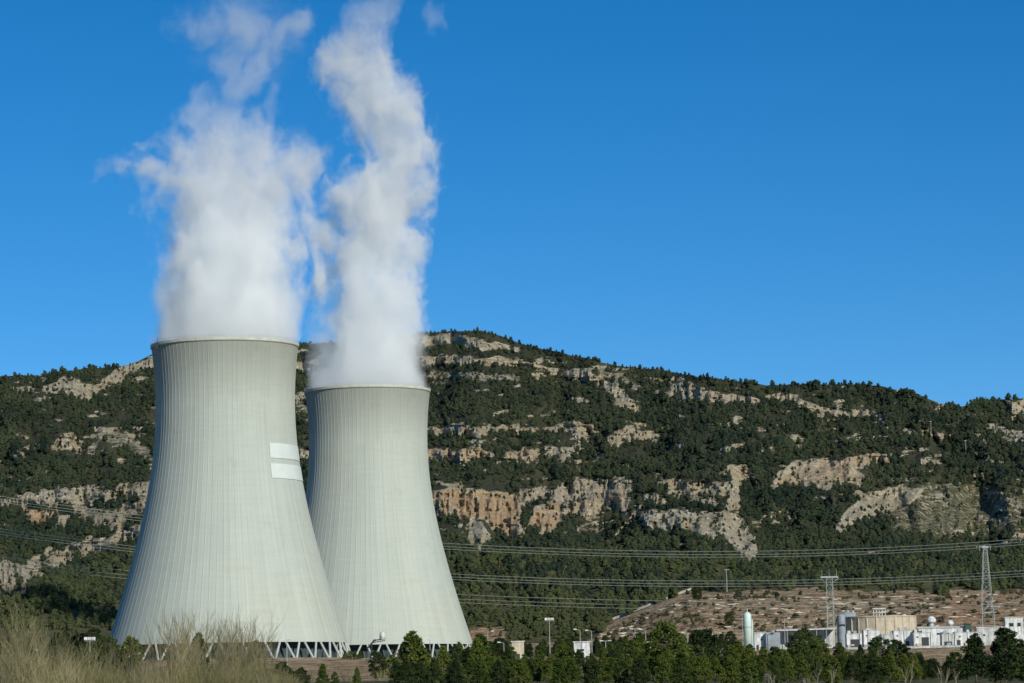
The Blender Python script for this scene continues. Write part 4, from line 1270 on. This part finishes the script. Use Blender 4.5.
# ------------------------------------------------------------------ lamps
def lamp(u, vtop, d, label, head='arm', side=1):
    p = spot(u, d)
    tp = unproj(u, vtop, d)
    h = max(4.0, tp[2] - p.z)
    t = empty('street_lamp', p); tag(t, label, 'lamp post', 'lamp posts of the plant')
    MB().bar((0, 0, -.5), (0, 0, h), .17, .10, 8).build('pole', M_steel, t)
    if head == 'flood':
        MB().box((0, 0, h + .1), (3.2, .3, .25)).build('bracket', M_steel, t)
        for x in (-1.1, 0, 1.1): MB().box((x, -.3, h + .7), (.95, .5, .8)).build('floodlight', M_white, t)
    elif head == 'twin':
        MB().box((0, 0, h), (2.6, .16, .16)).build('bracket', M_steel, t)
        for x in (-1.3, 1.3): MB().box((x, 0, h + .1), (1.1, .5, .3)).build('lamp_head', M_white, t)
    else:
        MB().bar((0, 0, h - .1), (side * 1.3, 0, h + .25), .08, n=5).build('bracket', M_steel, t)
        MB().box((side * 1.7, 0, h + .3), (1.1, .5, .35)).build('lamp_head', M_white, t)
    return t


lamp(550, 621, 1100, 'tall floodlight post above the pines, tallest of those right of the far tower', 'flood')
lamp(580.5, 630, 1105, 'lamp post directly behind the white flat roofed hut', 'arm', -1)
lamp(592, 631, 1112, 'lamp post at the right end of the white flat roofed hut', 'arm', -1)
lamp(606, 641, 1000, 'lamp post among pines, a little right of the white flat roofed hut', 'twin')
lamp(635.5, 629, 1115, 'twin headed lamp post below the pale track', 'twin')
lamp(646, 630, 1112, 'lamp post just right of the twin headed one, by the bare slope', 'arm', -1)
lamp(688, 633, 1120, 'lamp post in front of the bare slope, middle of its width', 'arm', -1)
lamp(716, 634, 1120, 'lamp post in front of the bare slope, left of the silo', 'arm', 1)
lamp(504, 643, 1120, 'lamp post beside the small tan hut near the far tower', 'arm', -1)
lamp(488, 632, 1180, 'lamp post standing against the orange earth right of the far tower', 'arm', 1)
lamp(430, 640, 1180, 'lamp post in front of the far tower, right of the tall pine', 'arm', -1)
lamp(287, 640, 1010, 'tall pale lamp post on the brown bank in front of the near tower', 'twin')
lamp(785, 619, 1225, 'thin lamp post in front of the open shed', 'arm', 1)
lamp(848, 646, 1100, 'thin pale post in the pines below the white row', 'arm', 1)
lamp(90, 641, 900, 'floodlight post against the dark shadow left of the near tower', 'flood')
lamp(43, 654, 700, 'low floodlight post in the bare brush at far left', 'flood')

# ------------------------------------------------------------------ trees
def pine_mesh(seed, shape='round'):
    """crown and trunk meshes of a pine 8 m tall; needle tufts gathered in clumps round the limbs"""
    r = np.random.default_rng(seed)
    Hh = 8.0
    tm = MB()
    lean = r.uniform(-.3, .3, 2)
    tm.tube([(lean[0] * t * t, lean[1] * t * t, -.6 + t * (Hh * .9 + .6)) for t in (0, .25, .5, .75, 1)], [.17, .14, .11, .07, .03], 6)
    cl = []
    ncl = 58
    for k in range(ncl):
        t = (k + r.uniform(0, 1)) / ncl
        z = Hh * (0.14 + .83 * t)
        if shape == 'cone': rad = 2.7 * (1 - t) ** .8 + .25
        elif shape == 'round': rad = 2.6 * math.sqrt(max(0.03, 1 - (2 * t - .9) ** 2 * .82))
        else: rad = 2.0 * math.sqrt(max(.03, 1 - (2 * t - .8) ** 2 * .7))
        a = k * 2.4 + r.uniform(-.5, .5)
        q = r.uniform(.45, 1.0)
        c = np.array([math.cos(a) * rad * q, math.sin(a) * rad * q, z + r.uniform(-.3, .3)])
        cl.append((c, r.uniform(.45, .85) * (1.2 - .5 * t)))
        if q > .6:
            tm.bar((lean[0] * t * t, lean[1] * t * t, z - .5), (c[0], c[1], c[2]), .05, .02, 4)
    Vs, Fs = [], []
    n = 0
    for c, s in cl:
        m = 62
        d = r.normal(size=(m, 3)); d /= np.linalg.norm(d, axis=1)[:, None]
        p = c + d * np.array([1, 1, .72]) * s * (r.random((m, 1)) ** .4)
        a = r.normal(size=(m, 3)) + d * .7; a /= np.linalg.norm(a, axis=1)[:, None]
        b = np.cross(a, r.normal(size=(m, 3))); b /= np.linalg.norm(b, axis=1)[:, None]
        L = r.uniform(.24, .5, (m, 1)); w_ = r.uniform(.11, .21, (m, 1))
        q = np.stack([p - b * w_, p + a * L * .5 - b * w_ * .3, p + a * L, p + b * w_], 1)
        Vs.append(q.reshape(-1, 3)); Fs.append(np.arange(m * 4).reshape(-1, 4) + n); n += m * 4
    return np.concatenate(Vs), np.concatenate(Fs), tm


PV = []
for k, shp in enumerate(('round', 'round', 'cone', 'tall', 'round', 'tall', 'cone', 'cone')):
    v_, f_, tm = pine_mesh(40 + k, shp)
    me_t = bpy.data.meshes.new('trunk'); me_t.from_pydata(tm.v, [], tm.f); me_t.update(); me_t.materials.append(M_bark)
    PV.append((v_, f_, me_t, mesh_np('crown', v_, f_, M_pine, link=False), mesh_np('crown', v_, f_, M_pine_dark, link=False)))


def pine(u, d, vtop, label, group, k=None, dark=False, wide=1.0, hmin=3.0, hmax=16.0, name='pine_tree'):
    p = spot(u, d)
    h = unproj(u, vtop, d)[2] - p.z
    h = min(max(h, hmin), hmax)
    k = random.randrange(len(PV)) if k is None else k
    t = empty(name, p, random.uniform(0, 6.28))
    s = h / 8.0
    t.scale = (s * wide, s * wide, s)
    tag(t, label, 'pine tree', group)
    a = bpy.data.objects.new('trunk', PV[k][2]); COL.objects.link(a); a.parent = t
    b = bpy.data.objects.new('crown', PV[k][4 if dark else 3]); COL.objects.link(b); b.parent = t
    return t


pine(412, 640, 632, 'tall pointed pine standing in front of the far tower, right of the loading arm', None, 2, wide=1.3)
pine(424, 660, 648, 'rounder pine close against the right side of the tall pointed pine', None, 0)
pine(378, 800, 652, 'dark bushy pine on the brown bank below the loading arm', None, 1, True, 1.1)
pine(323, 560, 664, 'small conical pine at the bottom edge in front of the near tower', None, 6, wide=.9)
pine(357, 560, 667, 'small pale conical pine at the bottom edge between the two towers', None, 2, wide=.8)
pine(335, 600, 676, 'tiny rounded pine between the two small conical ones', None, 4, wide=.8)
pine(199, 700, 633, 'lone dark conical pine in front of the columns of the near tower', None, 6, True, .8)
pine(131, 700, 636, 'olive rounded conifer in front of the left foot of the near tower', None, 5, False, .9)
pine(256, 700, 640, 'dark narrow pine at the right side of the bare brush', None, 3, True, .8)
pine(1006, 450, 627, 'large dark pine at the right edge, tallest of the corner group', None, 3, True, 1.15)
pine(976, 470, 634, 'large dark pine just left of the tallest corner pine', None, 2, True, 1.2)
pine(955, 480, 652, 'smaller dark pine at the left of the corner group', None, 0, True, 1.1)
pine(1028, 440, 640, 'dark pine cut by the right edge of the picture', None, 0, True, 1.1)
pine(880, 560, 637, 'rounded dark pine in front of the white row, left of a twin', None, 0, True, 1.1)
pine(898, 580, 640, 'rounded dark pine in front of the white row, right of its twin', None, 4, True, 1.15)
pine(803, 900, 628, 'dark rounded pine in front of the open shed', None, 1, True, 1.15)
pine(818, 930, 636, 'small dark pine just left of the parked cars', None, 4, True)
pine(666, 640, 623, 'large rounded pine rising against the bare slope', None, 1, False, 1.2)
pine(704, 680, 629, 'rounded dark pine against the bare slope, left of the silo', None, 0, True, 1.2)
pine(393, 760, 655, 'small round pine left of the tall pointed pine', None, 4)
pine(697, 1640, 584, 'lone dark pine near the top of the bare slope', None, 4, True, 1.0, 3, 9)
pine(729, 1470, 612, 'single low dark bush pine in the middle of the bare slope', None, 1, True, 1.3, 2.5, 6)

# front belt: rows of pines one behind the other
ZONES = [(425, 'by the far tower foot'), (470, 'just right of the far tower'), (500, 'below the small tan hut'), (530, 'left of tallest floodlight'),
         (560, 'right of tallest floodlight'), (580, 'below the white hut'), (606, 'below the twin lamp'), (628, 'below the pale track'),
         (655, 'below the large rounded pine'), (690, 'below the bare slope'), (715, 'left of the silo'), (738, 'below the pale green silo'), (760, 'below the container'),
         (785, 'below the open shed'), (815, 'below the parked cars'), (845, 'below the white row'), (870, 'below the tan tank'), (900, 'right of the twin dark pines'), (935, 'below the long shed'), (965, 'bottom right corner')]


def zone(u, z=ZONES):
    lab = z[0][1]
    for a, b in z:
        if u >= a - 12: lab = b
    return lab


used_labels = {}


def distinct(tone, kind, row, where, u, h, wide):
    size = 'tall' if h > 9.5 else ('low' if h < 6.2 else 'middling')
    form = 'broad' if wide > 1.15 else ('slim' if wide < .97 else 'rounded')
    lab = f'{size} {form} {tone} {kind}, {row}, {where}'
    if len(lab.split()) > 12: lab = f'{size} {tone} {kind}, {row}, {where}'
    return lab


prf = [(396, 668), (425, 660), (432, 650), (455, 648), (480, 641), (500, 650), (520, 655), (540, 648), (560, 645), (585, 650), (610, 648), (630, 645), (650, 640), (680, 640), (710, 645), (740, 642), (770, 648), (800, 645), (840, 650), (870, 650), (905, 655), (940, 668), (1024, 660)]
ROWS = ('back row', 'third row', 'second row', 'front row')
for u_ in np.arange(396, 915, 11.5):
    for layer, (d0, dv) in enumerate(((930, -3), (790, 4), (650, 12), (500, 22))):
        uj = u_ + random.uniform(-7, 7) + layer * 3
        if layer == 0 and random.random() < .3: continue
        if u_ < 434 and layer < 2: continue
        d = d0 + random.uniform(-60, 60)
        vt = float(np.interp(uj, [a for a, b in prf], [b for a, b in prf])) + dv + random.uniform(-6, 8)
        dk = random.random() < .22
        p = spot(uj, d); h = min(max(unproj(uj, vt, d)[2] - p.z, 4.5), 12)
        wide = random.uniform(.85, 1.25); kk = random.choice((2, 3, 5, 6, 7, 2, 7, 0, 4))
        vt -= (2 if layer < 2 else -3); h = min(max(unproj(uj, vt, d)[2] - p.z, 4.5), 13)
        pine(uj, d, vt, distinct('dark green' if dk else 'green', 'pine', ROWS[layer], zone(uj), uj, h, wide), 'pines of the belt along the bottom', kk, dark=dk, hmin=4.5, hmax=13, wide=wide)
for u_ in np.arange(912, 1040, 13):
    for r_, d0, dv in (('upper row', 640, 4), ('lower row', 540, 12)):
        uj = u_ + random.uniform(-6, 6)
        pine(uj, d0 + random.uniform(-40, 40), 664 + dv * .6 + random.uniform(-5, 5) - (10 if uj > 950 else 0), 'dark pine in the ' + r_ + ' of scrub, ' + zone(uj), 'pines in the right hand bottom corner', dark=True, hmin=3.5, hmax=9, wide=1.2)
# mixed trees between belt and hill, right of the far tower
for k in range(58):
    uj = 470 + (k + random.random()) * 265 / 58; d0 = random.uniform(1160, 1330)
    h = random.uniform(4.5, 8.5)
    pine(uj, d0, 0, distinct('dark', 'pine', 'beyond the lamps', zone(uj).replace('below', 'behind'), uj, h, 1.0), 'pines of the upper row beyond the lamp posts', dark=True, hmin=3, hmax=h)
ZL = [(-30, 'at the left edge'), (20, 'above the low floodlight post'), (60, 'left of floodlight post'), (95, 'beside the near tower')]
for k in range(70):
    uj = random.uniform(-20, 112); d0 = random.uniform(900, 1620)
    h = random.uniform(6, 13)
    pine(uj, d0, 0, distinct('dark', 'pine', 'left of near tower', zone(uj, ZL), uj, h, 1.1), 'pines left of the near tower', dark=True, hmin=3, hmax=h, wide=1.1)
for k in range(4):
    pine(345 + k * 5, 1195, 0, ('first', 'second', 'third', 'last')[k] + ' low olive bush from the left under the near tower columns', 'bushes under the near tower columns', dark=False, hmin=2, hmax=3.6, name='low_bush')


# ------------------------------------------------------------------ bare trees and brush
def bare_mesh(seed, Hh, trunks, spread, depth, r0):
    r = random.Random(seed); m = MB()
    def grow(p, d, L, rad, lev):
        n = 3; pts = [p]; dd = d.copy()
        for i in range(n):
            dd = (dd + Vector((r.uniform(-.16, .16), r.uniform(-.16, .16), r.uniform(0, .10)))).normalized()
            pts.append(pts[-1] + dd * L / n)
        m.tube(pts, [rad, rad * .85, rad * .7, rad * .5], 3)
        if lev <= 0: return
        for i in range(r.randint(3, 4)):
            q = pts[r.choice((1, 2, 3, 3))]
            a = r.uniform(0, 6.28)
            nd = (dd + Vector((math.cos(a), math.sin(a), .25)) * r.uniform(.3, .62) * spread).normalized()
            grow(q, nd, L * r.uniform(.55, .8), rad * .58, lev - 1)
    for k in range(trunks):
        a = r.uniform(0, 6.28)
        grow(Vector((math.cos(a) * .25 * trunks * .3, math.sin(a) * .25 * trunks * .3, -.3)), Vector((math.cos(a) * .16, math.sin(a) * .16, 1)).normalized(), Hh * .42, r0, depth)
    me = bpy.data.meshes.new('branches'); me.from_pydata(m.v, [], m.f); me.update()
    return me


BARE = []
for k in range(6):
    me = bare_mesh(200 + k, 6.0, 3, .75, 3, .038); me.materials.append(M_twig); BARE.append(me)
PALE = []
for k in range(4):
    me = bare_mesh(300 + k, 6.0, 2, .6, 2, .055); me.materials.append(M_pale); PALE.append(me)
BRUSH = []
for k in range(5):
    me = bare_mesh(400 + k, 3.0, 8, 1.0, 2, .028); me.materials.append(M_bud if k % 2 else M_twig); BRUSH.append(me)


def bare(u, d, h, label, group, src, name, cat):
    p = spot(u, d)
    t = bpy.data.objects.new(name, random.choice(src)); COL.objects.link(t)
    t.location = p; t.rotation_euler = (0, 0, random.uniform(0, 6.28))
    s = h / (6.0 if src is not BRUSH else 3.0); t.scale = (s, s, s)
    tag(t, label, cat, group)
    return t


ZS = [(-40, 'at the left edge'), (25, 'left of low floodlight'), (50, 'right of low floodlight'), (85, 'by the taller floodlight'), (115, 'below the near tower foot'), (145, 'below the olive conifer'),
      (175, 'left of the lone conical pine'), (205, 'right of the lone conical pine'), (235, 'below the near tower middle'), (262, 'beside the dark narrow pine'), (285, 'at the thicket end')]
for u_, vt in ((18, 608), (30, 600), (44, 612), (8, 618), (58, 622), (112, 630), (150, 625), (172, 602), (184, 596), (196, 606), (206, 600), (216, 614), (232, 606), (243, 600), (256, 612), (265, 624), (2, 626), (88, 630), (100, 624), (135, 628), (-10, 606), (24, 614), (37, 608), (178, 610), (190, 604), (238, 612), (248, 616), (66, 632), (75, 636)):
    for j in range(2):
        d = random.uniform(230, 330); uj = u_ + random.uniform(-4, 4)
        p = spot(uj, d); h = unproj(uj, vt + random.uniform(-2, 14), d)[2] - p.z
        bare(uj, d, h * .97, ('tall' if h > 8 else 'shorter') + ' leafless ochre sapling ' + ('nearer' if d < 280 else 'farther') + ', ' + zone(uj, ZS), 'leafless saplings at bottom left', BARE, 'bare_sapling', 'sapling')
for k in range(180):
    uj = random.uniform(-30, 292); d = random.uniform(170, 390)
    vt = np.interp(uj, [-30, 0, 50, 70, 110, 270, 300], [632, 634, 642, 650, 651, 652, 668]) + random.uniform(-4, 20)
    p = spot(uj, d); h = unproj(uj, vt, d)[2] - p.z
    bare(uj, d, max(1.6, h), ('high' if h > 5.5 else ('low' if h < 3.5 else 'middling')) + ' leafless olive shrub, thicket ' + ('front' if d < 225 else ('middle' if d < 270 else ('rear' if d < 330 else 'back'))) + ', ' + zone(uj, ZS), 'shrubs of the thicket at bottom left', BRUSH, 'bare_shrub', 'shrub')
for k in range(10):
    uj = random.choice((random.uniform(745, 870), random.uniform(745, 870), random.uniform(905, 960)))
    d = random.uniform(330, 420)
    p = spot(uj, d); h = unproj(uj, random.uniform(648, 672), d)[2] - p.z
    bare(uj, d, max(2.5, h), ('tall' if h > 4 else 'short') + ' pale leafless sapling, ' + zone(uj), 'pale saplings at bottom right', PALE, 'pale_sapling', 'sapling')
for k in range(44):
    uj = random.uniform(895, 968); d = random.uniform(600, 1050)
    bare(uj, d, random.uniform(3, 5), 'brown leafless shrub, ' + ('upper' if d > 820 else 'lower') + ' bank, ' + zone(uj), 'brown shrubs on the bank below the white row', BRUSH, 'bank_shrub', 'shrub')

for k in range(46):
    uj = 255 + (k + random.random()) * 180 / 46; d = random.uniform(640, 1120)
    bare(uj, d, random.uniform(1.4, 3.2) if d > 900 else random.uniform(2, 4), 'dry brown shrub, ' + ('upper' if d > 900 else 'lower') + ' bank below the towers', 'dry shrubs on the bank below the towers', BRUSH, 'dry_shrub', 'shrub')

for k, (u_, v_, d_) in enumerate(((52, 646, 430), (66, 644, 460), (80, 648, 420), (98, 650, 440), (34, 652, 400), (118, 652, 450), (232, 655, 450), (282, 662, 500), (300, 668, 480))):
    pine(u_, d_, v_, 'dark green bushy conifer in the bare thicket, ' + ('first second third fourth fifth sixth seventh eighth ninth'.split()[(2, 3, 4, 5, 0 + 1 - 0, 6, 7, 8, 0)[k] if 0 else sorted(range(9), key=lambda q: (52, 66, 80, 98, 34, 118, 232, 282, 300)[q]).index(k)]) + ' from the left', 'dark conifers in the bare thicket', (0, 4, 1)[k % 3], True, 1.3, 1.5, 8)

# low grass and weeds under the brush
n = 9000
gu = rng.uniform(-60, 300, n); gd = rng.uniform(150, 420, n)
X = (gu - 512) / F_PX * gd; Z = ground_z(X, gd)
hgt = rng.uniform(.5, 1.5, n); ln = rng.uniform(-.3, .3, (n, 2))
b_ = np.stack([X, gd, Z - .1], -1)
w_ = rng.uniform(.03, .09, n)
Vg = np.stack([b_ + np.stack([-w_, 0 * w_, 0 * w_], -1), b_ + np.stack([w_, 0 * w_, 0 * w_], -1), b_ + np.stack([ln[:, 0], ln[:, 1], hgt], -1)], 1).reshape(-1, 3)
gr = mesh_np('dry_grass', Vg, np.arange(3 * n).reshape(-1, 3), M_bud)
tag(gr, 'dry olive grass under the bare brush', 'grass', kind='stuff')

# neighbours that would read alike are told apart by their order from left to right
ORD = ['leftmost', 'second from left', 'third from left', 'fourth from left', 'fifth from left', 'sixth from left', 'seventh from left', 'eighth from left', 'ninth from left', 'tenth from left', 'eleventh from left', 'twelfth from left'] + [w + ' from left' for w in 'thirteenth fourteenth fifteenth sixteenth seventeenth eighteenth nineteenth twentieth'.split()] + ['twenty ' + w + ' from left' for w in 'first second third fourth fifth sixth seventh eighth ninth'.split()] + [w + ' from left' for w in 'thirtieth thirty-first thirty-second thirty-third thirty-fourth'.split()]
bpy.context.view_layer.update()
byl = {}
for o in COL.objects:
    if o.parent is None and o.get('label') and o.get('group'): byl.setdefault(o['label'], []).append(o)
for lab, os_ in byl.items():
    if len(os_) < 2: continue
    os_.sort(key=lambda o: proj(np.array(o.location))[0])
    for k, o in enumerate(os_):
        o['label'] = lab + ', ' + (ORD[k] if k < len(ORD) else ORD[-1])
